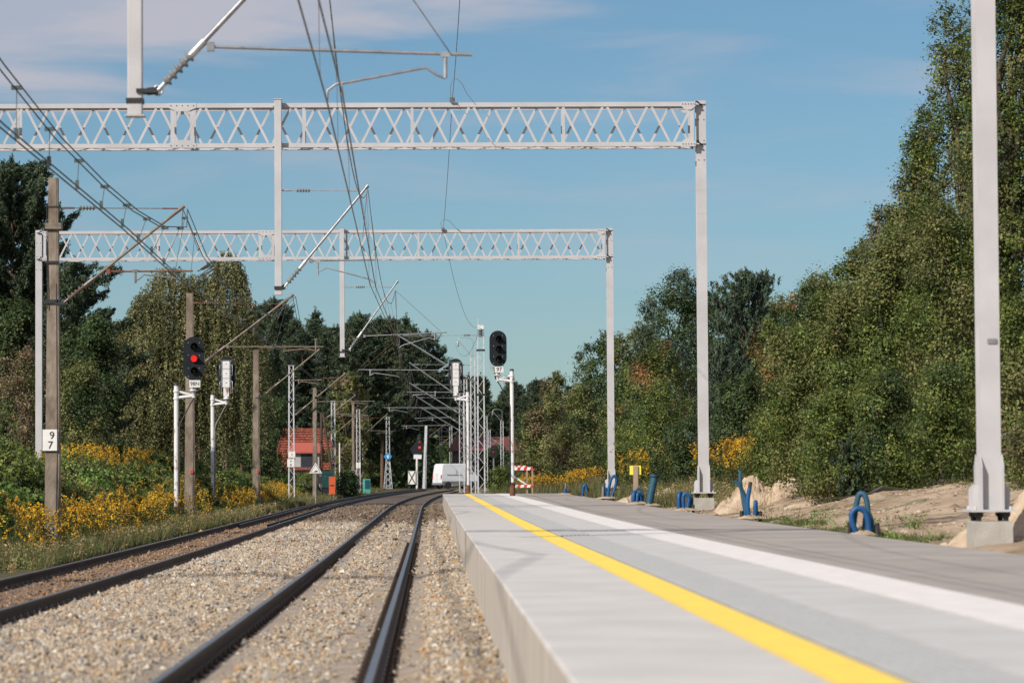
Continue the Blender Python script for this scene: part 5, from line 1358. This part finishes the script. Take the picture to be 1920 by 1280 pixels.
def weeping(label, px, py_top, Y, w, seed, n_str=1400, pal=BIRCH, tops=((0, 1.0),), py_base=None):
    rg = np.random.default_rng(seed); top = at(px, py_top, Y); zb = ground_z(top.x, Y); H = top.z - zb
    t = thing('weeping_birch', label, 'tree', (top.x, Y, zb)); b = MB()
    P = []; G = []; sid = 0; cols = []
    trunk = limb(b, (0, 0, -.2), (.3, 0, H * .9), .17, .04, rg, .04, 8, 8)
    for (ox, hf) in tops:
        tip = Vector((ox, rg.normal(0, .3), H * hf)); limb(b, trunk[2], tip, .12, .02, rg, .05, 6, 6)
    for s in range(n_str):
        ox, hf = tops[rg.integers(0, len(tops))]
        u = rg.random(); a = rg.uniform(0, 6.28)
        zt = H * hf * (1 - .72 * u ** 1.1); rad = (w / 2) * (.16 + .84 * min(1, (1 - zt / (H * hf)) * 1.9) ** .7) * rg.uniform(.25, 1.0) ** .5
        rad *= 1 if abs(ox) < 1 else .62
        c = Vector((ox + math.cos(a) * rad, math.sin(a) * rad * .8, zt)); ln = rg.uniform(.9, 3.0)
        if s % 5 == 0: limb(b, (ox * .6 + rg.normal(0, .2), 0, zt * .93), c, .03, .008, rg, .06, 3, 4)
        k = int(ln / .045); tt = rg.random(k) * ln
        x = c.x + math.cos(a) * .25 * np.sin(tt * 1.2) + rg.normal(0, .055, k); y = c.y + rg.normal(0, .055, k); z = c.z + .12 - tt
        ok = z > .3; P.append(np.stack([x, y, z], 1)[ok]); cc = palette(rg, pal, 1, jit=.3)[0]; cols.append(np.repeat(cc[None], ok.sum(), 0))
    P = np.concatenate(P); Cc = np.concatenate(cols); N = len(P)
    V = quads(rg, P, .13 * rg.uniform(.6, 1.3, N), .5, droop=.9)
    leafobj('crown', V, Cc * rg.uniform(.7, 1.35, (N, 1)), M['leaf'], t); b.build('trunk', M['bark'], t); return t

# --- left side
pine('tall dark pine at the left edge, rising above the far gantry beam', 22, 303, 150, 7.6, 21, n_whorl=24, low=.06, per=34, tuft=.30, sp=.26, cone=.42, dens=1.5)
pine('dark pine with a leaning tufted crown behind the nearest concrete pole', 140, 492, 143, 5.0, 22, n_whorl=13, low=.12, per=34, tuft=.26, sp=.24, cone=.40, dens=1.4)
broadleaf('dark green broadleaf tree between the tufted pine and the weeping birch', 172, 598, 134, 3.4, DARKG, 23, n=30000, leaf=.12, low=.1)
broadleaf('dark bushy tree at the left edge below the tall pine', 20, 560, 146, 4.2, DARKG, 24, n=26000, leaf=.13, low=.1, lobes=12)
broadleaf('reddish brown half bare shrub at the left edge', 40, 655, 131, 2.9, BROWN, 25, name='shrub', n=7000, leaf=.09, low=.15, top_spikes=14, accent=OLIVE, acc_f=.35, cat='shrub')
broadleaf('olive bushy tree low behind the nearest concrete pole', 150, 680, 129, 2.6, OLIVE, 26, n=16000, leaf=.10, low=.1, accent=DARKG, acc_f=.4)
weeping('large weeping birch with hanging olive strands behind the red light signal', 318, 474, 168, 7.2, 27, n_str=4600, tops=((0, .93), (-1.3, .82), (3.1, 1.0), (1.5, .9), (-2.4, .70)))
broadleaf('dark tree in the shade right of the weeping birch', 485, 640, 216, 4.6, DARKG, 28, n=24000, leaf=.15, lobes=12)
broadleaf('dark low tree beside the left end of the house roof', 488, 740, 222, 2.6, DARKG, 30, n=22000, leaf=.15, py_base=880)
broadleaf('olive tree top standing right above the house roof', 650, 700, 300, 4.5, OLIVE, 31, n=14000, leaf=.2, accent=BROWN, acc_f=.3)
broadleaf('small shrub growing right of the orange cabinet', 652, 884, 228, 1.5, DARKG, 32, name='shrub', n=7000, leaf=.11, cat='shrub')
# forest pines: a few built, the rest copies
protos = []
for k in range(6):
    protos.append(pine('dark pine of the forest', 0, 0, 0, [5.4, 6.2, 4.6, 5.6, 6.6, 4.4][k], 100 + k, n_whorl=[18, 15, 20, 17, 14, 19][k], low=[.30, .36, .26, .32, .38, .22][k], per=15, tuft=.50, sp=.30, group='dark pines of the forest', loc=(0, 0, 0), H=18.0, cone=[.75, .55, .9, .7, .5, 1.0][k]))
def skyline(px):
    pts = [(-200, 560), (0, 600), (150, 600), (200, 585), (240, 578), (300, 600), (440, 565), (475, 572), (505, 552), (520, 560), (560, 592), (600, 590), (640, 580), (700, 590), (745, 585), (770, 600), (800, 612), (820, 632), (838, 668), (848, 700)]
    for a, c in zip(pts, pts[1:]):
        if a[0] <= px <= c[0]: return a[1] + (c[1] - a[1]) * (px - a[0]) / (c[0] - a[0])
    return 620
used = [False] * 6; rf = np.random.default_rng(77)
def zone_label(px, Y):
    if Y > 480: return 'far dark pine of the wood behind the lattice masts' if px < 960 else 'far dark pine behind the right hand shrubs'
    if px < 340: return 'dark forest pine showing left of the weeping birch'
    if px < 500: return 'dark forest pine showing above the weeping birch and the second concrete pole'
    if px < 560: return 'dark forest pine between the weeping birch and the middle gantry drop post'
    if px < 660: return 'dark forest pine rising above the red roofed house'
    if px < 760: return 'dark forest pine above the masts right of the house'
    return 'dark forest pine at the right end of the forest, above the van'
def plant(X, Y, H, px):
    k = None
    k = int(rf.integers(0, 6)) if k is None else k; z = ground_z(X, Y) - .05
    s = H / 18.0; sw = s * rf.uniform(.92, 1.15)
    if not used[k]:
        used[k] = True; o = protos[k]; o['label'] = zone_label(px, Y); o.location = (X, Y, z); o.scale = (sw, sw, s); o.rotation_euler = (0, 0, rf.uniform(0, 6.28))
    else: dup(protos[k], zone_label(px, Y), (X, Y, z), rf.uniform(0, 6.28), None, (sw, sw, s))
nf = 0
for row, Y0 in enumerate((236, 262)):
    for px in range(205 + row * 20, 500, 44):
        Y = Y0 + rf.uniform(-8, 8); x = at(px + rf.uniform(-8, 8), 800, Y).x; H = at(px, skyline(px) + rf.uniform(8, 55), Y).z - ground_z(x, Y)
        plant(x, Y, H, px); nf += 1
for row, Y0 in enumerate((352, 366, 382, 400)):
    for px in range(430 + row * 11, 852, 36 if row < 3 else 30):
        Y = Y0 + rf.uniform(-6, 6); q = px + rf.uniform(-10, 10); x = at(q, 800, Y).x
        if abs(x - (-3.3 + dev(Y))) < 5.5: continue
        H = at(q, skyline(q) + (rf.uniform(-6, 34) if row else rf.uniform(8, 60)), Y).z - ground_z(x, Y)
        plant(x, Y, H, q); nf += 1
for row, Y0 in enumerate((505, 530, 560)):
    for px in range(690 + row * 9, 1080, 24):
        Y = Y0 + rf.uniform(-8, 8); q = px + rf.uniform(-6, 6); x = at(q, 800, Y).x
        tp = 705 if q < 900 else 718 + 18 * math.sin(q * .11); H = at(q, tp + rf.uniform(-4, 26), Y).z - ground_z(x, Y)
        plant(x, Y, H, q); nf += 1
# understorey, its low albedo standing in for canopy shade, and the mass of the wood behind that nothing shines through
def wood_mass(name, label, x0, x1, y0, y1, hfun, n, leaf, seed, pal):
    rg = np.random.default_rng(seed); X = rg.uniform(x0, x1, n); Y = rg.uniform(y0, y1, n)
    top = np.array([hfun(a, c) for a, c in zip(X, Y)]); g = np.array([ground_z(a, c) for a, c in zip(X, Y)])
    Z = g + rg.uniform(0, 1, n) ** .8 * top * (.75 + .25 * np.sin(X * .9 + Y * .5) * np.sin(X * .37))
    P = np.stack([X, Y, Z], 1); m = n // 6
    P[:m * 6] = np.repeat(P[:m * 6:6], 6, 0) + rg.normal(0, .6, (m * 6, 3))
    P[:, 2] = np.maximum(P[:, 2], g)
    V = quads(rg, P, leaf * rg.uniform(.6, 1.3, n), .7)
    o = leafobj(name, V, palette(rg, pal, n, jit=.3), M['needle'], None); setp(o, label, 'woodland', kind='stuff')
wood_mass('undergrowth', 'dark undergrowth between the forest trunks left of the van', -48, 0, 350, 420, lambda x, y: 4.0 + (y - 350) * .06, 60000, .55, 5, DARKG)
wood_mass('distant_wood', 'far dark wood closing the view behind the forest and the masts', -70, 60, 575, 640, lambda x, y: 15.0, 120000, 1.0, 6, PINE)
wood_mass('undergrowth', 'dark thicket under the far trees behind the lattice masts', -20, 26, 480, 560, lambda x, y: 7.0, 40000, .7, 8, DARKG)

# --- right side
R_ = [
 ('dark low bush hiding the wall below the dull red roof', 932, 836, 385, 5.0, DARKG, 97, 12000, .2, dict(low=.02, name='shrub', cat='shrub')),
 ('olive tree filling the skyline between the two gantry columns, behind the shrubs', 1195, 612, 158, 4.0, OLIVE, 90, 20000, .12, dict(accent=DARKG, acc_f=.4)),
 ('green tree directly behind the middle gantry column', 1335, 548, 142, 3.8, GREENS, 92, 22000, .11, dict(accent=DARKG, acc_f=.4)),
 ('dark green tree behind the young pine with upright candles', 1440, 560, 130, 3.6, DARKG, 93, 22000, .10, dict(accent=GREENS, acc_f=.4)),
 ('leafy tree on the skyline left of the shoulder of the right hand bushes', 1530, 512, 118, 3.0, OLIVE, 94, 22000, .09, dict(accent=GREENS, acc_f=.4)),
 ('green tree on the skyline above the shoulder of the right hand bushes', 1612, 455, 98, 2.4, GREENS, 95, 24000, .085, dict(accent=OLIVE, acc_f=.4, top_spikes=18)),
 ('slender birch like tree stepping up between olive tree and tall poplar', 1722, 215, 83, 1.9, OLIVE, 96, 34000, .075, dict(accent=GREENS, acc_f=.4, lobes=16, top_spikes=24)),
 ('small olive tree with a flat open top, leftmost on the right side', 1040, 699, 215, 2.6, OLIVE, 41, 10000, .13, dict(accent=BROWN, acc_f=.25, top_spikes=12)),
 ('low brownish shrub left of the farthest gantry column', 1000, 760, 200, 2.8, OLIVE, 42, 11000, .12, dict(accent=BROWN, acc_f=.35, name='shrub', cat='shrub')),
 ('olive shrub directly left of the farthest gantry column', 1090, 720, 185, 3.2, OLIVE, 43, 14000, .12, dict(accent=DARKG, acc_f=.4)),
 ('dark rounded tree top behind the farthest gantry column', 1135, 626, 196, 5.0, DARKG, 44, 24000, .13, dict()),
 ('green shrub right beside the farthest gantry column', 1185, 690, 150, 3.0, GREENS, 45, 16000, .10, dict(accent=DARKG, acc_f=.4)),
 ('dark twiggy broadleaf tree left of the middle gantry column', 1275, 512, 136, 4.4, DARKG, 46, 30000, .10, dict(top_spikes=22, accent=PINEB, acc_f=.4)),
 ('rowan with orange berries left of the middle gantry column', 1235, 645, 128, 3.2, GREENS, 47, 20000, .085, dict(accent=ORANGE, acc_f=.30)),
 ('green bush below the rowan with orange berries', 1230, 720, 122, 3.2, GREENS, 48, 17000, .085, dict(accent=DARKG, acc_f=.3)),
 ('dark tree with red tinged leaves right of the young pine', 1505, 530, 104, 2.6, DARKG, 50, 18000, .08, dict(accent=ORANGE, acc_f=.2)),
 ('orange leaved bush between the young pine and the dense bushes', 1440, 602, 100, 1.5, GREENS, 51, 9000, .075, dict(accent=ORANGE, acc_f=.45)),
 ('dark green bush at the foot of the young pine', 1395, 700, 98, 2.3, DARKG, 52, 16000, .075, dict()),
 ('olive green tree forming the lower shoulder of the right hand bushes', 1565, 530, 88, 2.2, OLIVE, 53, 22000, .075, dict(accent=GREENS, acc_f=.4, top_spikes=14)),
 ('olive tree with a reddish twiggy top, second highest on the right', 1690, 345, 84, 2.3, OLIVE, 54, 26000, .075, dict(accent=BROWN, acc_f=.25, top_spikes=18)),
 ('tall green poplar rising behind the left of the near gantry column', 1800, 20, 80, 2.7, GREENS, 55, 42000, .075, dict(accent=OLIVE, acc_f=.4, lobes=18, top_spikes=24)),
 ('tallest broadleaf tree, cut by the right edge and top of the picture', 1900, -160, 76, 3.0, GREENS, 56, 70000, .075, dict(accent=OLIVE, acc_f=.3, lobes=22, top_spikes=24, low=.02)),
 ('dense green bush directly behind the far end of the long sand ridge', 1500, 610, 76, 2.1, OLIVE, 57, 30000, .065, dict(accent=GREENS, acc_f=.5, low=.02)),
 ('dense olive bush in the middle of the right hand bushes', 1590, 545, 74, 2.4, OLIVE, 58, 42000, .065, dict(accent=GREENS, acc_f=.5, low=.02, lobes=14)),
 ('dense bush with a few orange leaves, third of the right hand row', 1680, 430, 73, 2.3, GREENS, 59, 50000, .065, dict(accent=OLIVE, acc_f=.4, low=.02, lobes=16)),
 ('dense tall bush directly left of the near gantry column', 1775, 380, 71, 2.3, OLIVE, 60, 50000, .065, dict(accent=GREENS, acc_f=.4, low=.02, lobes=16)),
 ('low bright green bush at the foot of the right hand row, its left end', 1450, 770, 80, 1.5, GREENS, 61, 14000, .06, dict(low=.02)),
 ('low green bush at the sand ridge, middle of the right hand row', 1560, 740, 70, 1.6, GREENS, 62, 17000, .06, dict(low=.02, accent=OLIVE, acc_f=.3)),
 ('low dark green bush behind the torn sheeting', 1660, 700, 69, 1.7, DARKG, 63, 20000, .06, dict(low=.02, accent=GREENS, acc_f=.5)),
 ('low green bush left of the near gantry column foot', 1765, 690, 67, 1.6, GREENS, 64, 20000, .06, dict(low=.02, accent=DARKG, acc_f=.4)),
 ('green bush right of the near gantry column at the picture edge', 1920, 560, 62, 1.6, GREENS, 65, 26000, .06, dict(low=.02, accent=OLIVE, acc_f=.4, lobes=14)),
 ('small dry shrub with straw coloured stems at the right edge', 1925, 800, 56, .8, OLIVE, 66, 7000, .05, dict(low=.02, accent=BROWN, acc_f=.25, name='shrub', cat='shrub')),
 ('rounded green bush below the unlit signal at the platform end', 940, 880, 176, 1.5, GREENS, 67, 7000, .08, dict(low=.02, name='shrub', cat='shrub')),
 ('dark green bush right of the dull red roof', 985, 800, 235, 3.0, DARKG, 68, 10000, .14, dict(low=.02)),
 ('green bush behind the yellow marker board', 1175, 810, 140, 2.2, GREENS, 69, 12000, .08, dict(low=.02)),
 ('dark bush between the yellow board and the middle gantry column', 1290, 790, 112, 2.4, DARKG, 70, 15000, .075, dict(low=.02)),
 ('olive thicket just behind the striped barrier', 1060, 800, 172, 3.4, OLIVE, 71, 12000, .10, dict(low=.02, accent=BROWN, acc_f=.3)),
]
for (lb, px, pt, Y, w, pal, sd_, n, lf, kw) in R_:
    broadleaf(lb, px, pt, Y, w, pal, sd_, n=n, leaf=lf, sig=.12 if Y < 110 else .16, **kw)
pine('young blue green pine with upright candles right of the middle gantry column', 1398, 512, 110, 3.3, 81, pal=PINEB, n_whorl=16, low=.05, per=30, tuft=.19, sp=.14, young=True, cone=.38, dens=1.2)
pine('small blue green pine in front of the taller young one', 1352, 640, 104, 1.9, 82, pal=PINEB, n_whorl=12, low=.05, per=30, tuft=.16, sp=.12, young=True, cone=.5)
pine('blue green pine growing through the dark twiggy tree', 1215, 590, 140, 2.6, 83, cone=.5, pal=PINEB, n_whorl=10, low=.05, per=30, tuft=.18, sp=.14, young=True)
pine('small grey green pine hidden low in the right hand bushes', 1590, 820, 69.5, .9, 84, pal=PINEB, n_whorl=8, low=.05, per=26, tuft=.10, sp=.07, young=True)

# --- shrubs on the left bank
shr = []
for k, (pal, acc) in enumerate(((BANK, GREENS), (GREENS, BANK), (BANK, OLIVE))):
    rg = np.random.default_rng(300 + k)
    s = broadleaf('leafy green shrub on the overgrown left bank', 300, 870, 100, 1.9, pal, 300 + k, name='shrub', n=11000, leaf=.085, low=.02, accent=acc, acc_f=.4, py_base=930, sig=.10, group='green shrubs on the left bank', lobes=9, top_spikes=8, cat='shrub')
    shr.append([s, False])
rb_ = np.random.default_rng(91)
def shrub_label(X, Y):
    px = 808 + X * 6000 / Y
    row = 'lower' if X - dev(Y) > -11.0 else ('middle' if X - dev(Y) > -13 else 'upper')
    zn = 'left of the nearest concrete pole' if px < 90 else 'between the nearest concrete pole and the red light signal' if px < 325 else 'between the two left hand signals' if px < 400 else 'between the back view signal and third concrete pole' if px < 480 else 'between the third concrete pole and the twin plated mast' if px < 546 else 'below the red roofed house'
    return '%s green bank shrub %s' % (row, zn)
def put_shrub(X, Y, s, sz):
    e = shr[int(rb_.integers(0, 3))]; z = ground_z(X, Y) - .05
    if not e[1]: e[1] = True; o = e[0]; o['label'] = shrub_label(X, Y); o.location = (X, Y, z); o.scale = (s, s, sz); o.rotation_euler = (0, 0, rb_.uniform(0, 6.28))
    else: dup(e[0], shrub_label(X, Y), (X, Y, z), rb_.uniform(0, 6.28), None, (s, s, sz))
Y = 70.0
while Y < 300:
    for xr in ((-10.6, -9.9), (-12.4, -11.4), (-14.6, -13.4)):
        if Y > 190 and xr[0] > -11: pass
        X = rb_.uniform(*xr) + dev(Y); s = rb_.uniform(.8, 1.25)
        pxx = 808 + X * 6000 / Y
        if X < -.14 * Y - 2 or (300 < Y < 330 and X > -14) or (X < -10.9 and 40 < pxx < 104 and Y < 125): continue
        if Y > 160: s *= max(.5, 1 - (Y - 160) / 90)
        put_shrub(X, Y + rb_.uniform(-.6, .6), s, s * rb_.uniform(.75, 1.15))
    Y += 2.6 if Y < 130 else (4.2 if Y < 200 else 8)
for k_ in range(26):
    Y_ = 70 + k_ * 4.6 + rb_.uniform(-1, 1); s_ = rb_.uniform(.5, .8); put_shrub(-9.2 + rb_.uniform(-.5, .5) + dev(Y_), Y_, s_, s_ * rb_.uniform(.7, 1.1))
# --- goldenrod
def goldenrod(label, regions, n, seed, size=1.0):
    rg = np.random.default_rng(seed); PV = []; PC = []; SV = []; SC_ = []
    for (x0, x1, y0, y1, frac, hmin, hmax, thr) in regions:
        k = int(n * frac); X = rg.uniform(x0, x1, k); Y = rg.uniform(y0, y1, k)
        keep = (np.sin(X * 1.6 + Y * .35) * np.sin(Y * .27 - X * .8 + seed) * .8 + .3 * np.sin(Y * .9 + X * 2) + rg.normal(0, .25, k)) > rg.uniform(thr, thr + .25, k); X, Y = X[keep], Y[keep]; k = len(X)
        D = np.array([dev(v) for v in Y]); G = np.array([ground_z(a + d, c) for a, d, c in zip(X, D, Y)]); h = rg.uniform(hmin, hmax, k)
        base = np.stack([X + D, Y, G], 1)
        # plumes: arching sprays of small yellow flecks
        m = 40; a = rg.uniform(0, 6.28, (k, 5)); br = rg.integers(0, 5, (k, m)); aa = np.take_along_axis(a, br, 1); tt = rg.random((k, m)); L = .11 * size
        px = np.cos(aa) * tt * L; py = np.sin(aa) * tt * L; pz = -.30 * size * (br / 5.) + .07 * size * np.sin(tt * 2.2); px = px + .06 * size * np.cos(a[:, :1]) * (1 - br / 5.)
        P = base[:, None, :] + np.stack([px, py, pz + h[:, None]], 2) + rg.normal(0, .014, (k, m, 3))
        col = palette(rg, [(.74, .42, .03), (.60, .32, .028), (.84, .55, .06), (.36, .20, .035)], k, [.4, .25, .2, .15])
        PV.append(P.reshape(-1, 3)); PC.append((col[:, None, :] * rg.uniform(.7, 1.25, (k, m, 1))).reshape(-1, 3))
        m2 = 44; tt = rg.uniform(.05, 1.0, (k, m2)); P = base[:, None, :] + np.stack([rg.normal(0, .075, (k, m2)), rg.normal(0, .075, (k, m2)), tt * h[:, None]], 2)
        col = palette(rg, GREENS + OLIVE, k); SV.append(P.reshape(-1, 3)); SC_.append((col[:, None, :] * rg.uniform(.7, 1.3, (k, m2, 1))).reshape(-1, 3))
    P = np.concatenate(PV); C = np.concatenate(PC); S = np.concatenate(SV); SCc = np.concatenate(SC_)
    V = np.concatenate([quads(rg, P, .050 * size * rg.uniform(.6, 1.3, len(P)), .6), quads(rg, S, .105 * size * rg.uniform(.6, 1.2, len(S)), .26)])
    o = leafobj('goldenrod', V, np.concatenate([C, SCc]), M['plume'], None); setp(o, label, 'goldenrod', kind='stuff')
goldenrod('yellow goldenrod in flower covering the left bank beside the far track', [(-10.3, -8.0, 66, 150, .54, .25, 1.25, .02), (-13.6, -11.2, 104, 150, .24, .7, 1.55, .12), (-10.4, -8.6, 150, 210, .22, .4, .9, .05)], 5200, 401)
goldenrod('yellow goldenrod in flower below the trees on the right of the platform', [(4.5, 9.5, 160, 182, .45, .6, 1.2, -.15), (7.4, 9.8, 116, 134, .25, .9, 1.7, .0), (8.6, 11, 90, 106, .3, .9, 1.6, -.1)], 2400, 402, 1.25)
# --- grass
def grass(label, regions, seed):
    rg = np.random.default_rng(seed); V = []; C = []
    for (x0, x1, y0, y1, n, h0, h1, pal, thr) in regions:
        X = rg.uniform(x0, x1, n); Y = rg.uniform(y0, y1, n)
        keep = (np.sin(X * 2.7 + Y * .5 + seed) * np.sin(Y * .45 - X * 1.1) + rg.normal(0, .2, n)) > thr; X, Y = X[keep], Y[keep]; n = len(X)
        D = np.array([dev(v) for v in Y]); G = np.array([ground_z(a + d, c) for a, d, c in zip(X, D, Y)])
        clump = .7 + .5 * np.sin(X * 9.1) * np.sin(Y * 3.3)
        h = rg.uniform(h0, h1, n) * clump; a = rg.uniform(0, 6.28, n); w = rg.uniform(.003, .007, n) * (1 + Y / 90); ln = h * rg.uniform(.1, .6, n); b2 = rg.uniform(0, 6.28, n)
        base = np.stack([X + D, Y, G - .03], 1); sx = np.stack([np.cos(a) * w, np.sin(a) * w, np.zeros(n)], 1); tip = base + np.stack([np.cos(b2) * ln, np.sin(b2) * ln, h], 1)
        V.append(np.stack([base - sx, base + sx, tip], 1).reshape(-1, 3)); C.append(palette(rg, pal, n, jit=.3))
    V = np.concatenate(V); C = np.concatenate(C)
    o = tris_mesh('grass', V, np.arange(len(V)).reshape(-1, 3), M['grassm'], colors=C); setp(o, label, 'grass', kind='stuff')
DRY = [(.22, .17, .085), (.16, .135, .06), (.11, .11, .04), (.08, .10, .032), (.30, .24, .14)]
FRESH = [(.07, .11, .025), (.10, .14, .035), (.05, .08, .02), (.16, .15, .06)]
grass('dry mixed grass along the foot of the left bank beside the far track', [(-8.7, -7.15, 60, 112, 90000, .10, .50, DRY + FRESH, -.25), (-8.9, -7.3, 60, 112, 34000, .2, .65, DRY[:3] + [(.05, .07, .02)], .0), (-8.8, -7.2, 60, 130, 30000, .1, .35, [(.04, .06, .018), (.06, .08, .025)], .1), (-9.4, -7.15, 112, 240, 90000, .2, .5, DRY + FRESH[:1], -2), (-12, -8.5, 64, 200, 40000, .3, .8, FRESH + DRY[2:4], -2)], 501)
grass('tufts of green grass behind the platform edge and among the sandy earth', [(6.25, 7.1, 41, 66, 26000, .04, .15, FRESH, -.25), (6.3, 8.5, 60, 88, 10000, .04, .14, FRESH + DRY[1:3], .35), (6.3, 10.5, 88, 150, 40000, .2, .6, FRESH + DRY, -.6), (10.5, 13, 50, 70, 6000, .1, .3, FRESH + DRY, .5), (3.5, 12, 152, 200, 40000, .3, .8, DRY + FRESH, -2)], 502)
grass('sparse weeds sprouting between and beside the rails', [(-4.4, -2.2, 112, 170, 5000, .04, .16, DRY + FRESH, .1), (-.3, .5, 108, 150, 2500, .04, .16, DRY + FRESH, .1), (-1.8, -.6, 112, 150, 1500, .04, .12, DRY + FRESH, .2), (.5, 4, 152, 230, 8000, .1, .3, DRY, -2), (-12, -9, 250, 330, 16000, .15, .4, DRY + FRESH, -.2)], 503)

def clods():
    rg = np.random.default_rng(61); oct_v = np.array([(1, 0, 0), (-1, 0, 0), (0, 1, 0), (0, -1, 0), (0, 0, 1), (0, 0, -1)], float)
    oct_f = np.array([(0, 2, 4), (2, 1, 4), (1, 3, 4), (3, 0, 4), (2, 0, 5), (1, 2, 5), (3, 1, 5), (0, 3, 5)])
    n = 26000; X = 6.3 + rg.random(n) ** 1.1 * 7.5; Y = rg.uniform(38, 100, n); keep = (np.sin(X * 1.9 + Y * .6) * np.sin(Y * .37 - X) + rg.normal(0, .35, n)) > .1
    X, Y = X[keep], Y[keep]; n = len(X); S = .012 * rg.lognormal(0, .55, n); G = np.array([ground_z(a, c) for a, c in zip(X, Y)])
    V = oct_v[None] * rg.uniform(.5, 1.4, (n, 6, 1)) * S[:, None, None] + rg.normal(0, .15, (n, 6, 3)) * S[:, None, None]
    V[:, :, 0] *= 1.4; V[:, :, 2] *= .7; V += np.stack([X, Y, G + S * .2], 1)[:, None, :]
    F = (oct_f[None] + (np.arange(n) * 6)[:, None, None]).reshape(-1, 3)
    C = palette(rg, [(.42, .31, .21), (.30, .21, .14), (.48, .37, .26), (.18, .125, .08), (.36, .33, .29)], n, jit=.2)
    o = tris_mesh('earth_clods', V.reshape(-1, 3), F, M['stone'], colors=np.repeat(C, 8, 0)); setp(o, 'loose clods and pebbles scattered over the sandy ground behind the platform', 'clods', kind='stuff')
clods()

def weeds():
    rg = np.random.default_rng(88); P = []; C = []; S = []
    for (x0, x1, y0, y1, n, h0, h1, pal) in ((-8.8, -7.2, 60, 150, 2600, .12, .55, [(.06, .09, .025), (.10, .12, .04), (.20, .15, .07), (.28, .20, .10)]), (-9.4, -7.3, 150, 240, 1600, .15, .6, [(.06, .09, .025), (.10, .12, .04), (.20, .15, .07)]), (6.4, 7.6, 41, 64, 45, .08, .22, [(.08, .13, .03), (.12, .16, .05)]), (7.5, 13, 150, 190, 1500, .2, .7, [(.16, .12, .06), (.10, .12, .04), (.24, .15, .08)]), (7, 10.5, 84, 125, 900, .2, .6, [(.12, .11, .05), (.08, .11, .035), (.22, .15, .08)])):
        X = rg.uniform(x0, x1, n); Y = rg.uniform(y0, y1, n); h = rg.uniform(h0, h1, n); m = 34
        G = np.array([ground_z(a + dev(c), c) for a, c in zip(X, Y)]); D = np.array([dev(c) for c in Y])
        t = rg.random((n, m)); lean = rg.normal(0, .12, (n, 2)); base = np.stack([X + D, Y, G], 1)
        q = base[:, None, :] + np.stack([lean[:, :1] * t + rg.normal(0, .05, (n, m)), lean[:, 1:] * t + rg.normal(0, .05, (n, m)), t * h[:, None]], 2)
        col = palette(rg, pal, n, jit=.3); P.append(q.reshape(-1, 3)); C.append((col[:, None, :] * rg.uniform(.6, 1.4, (n, m, 1))).reshape(-1, 3)); S.append(np.repeat(rg.uniform(.03, .075, n), m))
    P = np.concatenate(P); C = np.concatenate(C); S = np.concatenate(S)
    o = leafobj('weeds', quads(rg, P, S * rg.uniform(.5, 1.4, len(P)), .4), C, M['leaf'], None); setp(o, 'mixed low leafy weeds and dry stalks along the verges', 'weeds', kind='stuff')
weeds()
# a few more trees carry the belt on past the right edge of the picture
far_r = [o for o in COL.objects if o.get('label', '').startswith(('dense olive bush', 'tall green poplar', 'tallest broadleaf'))]
for k_, (x_, y_) in enumerate(((16.5, 72), (19.5, 80), (23.5, 76), (27.5, 84))):
    dup(far_r[k_ % len(far_r)], 'leafy tree of the belt continuing past the right edge of the picture', (x_, y_, ground_z(x_, y_)), k_ * 1.3, 'trees past the right edge', (1.15, 1.15, 1.0))
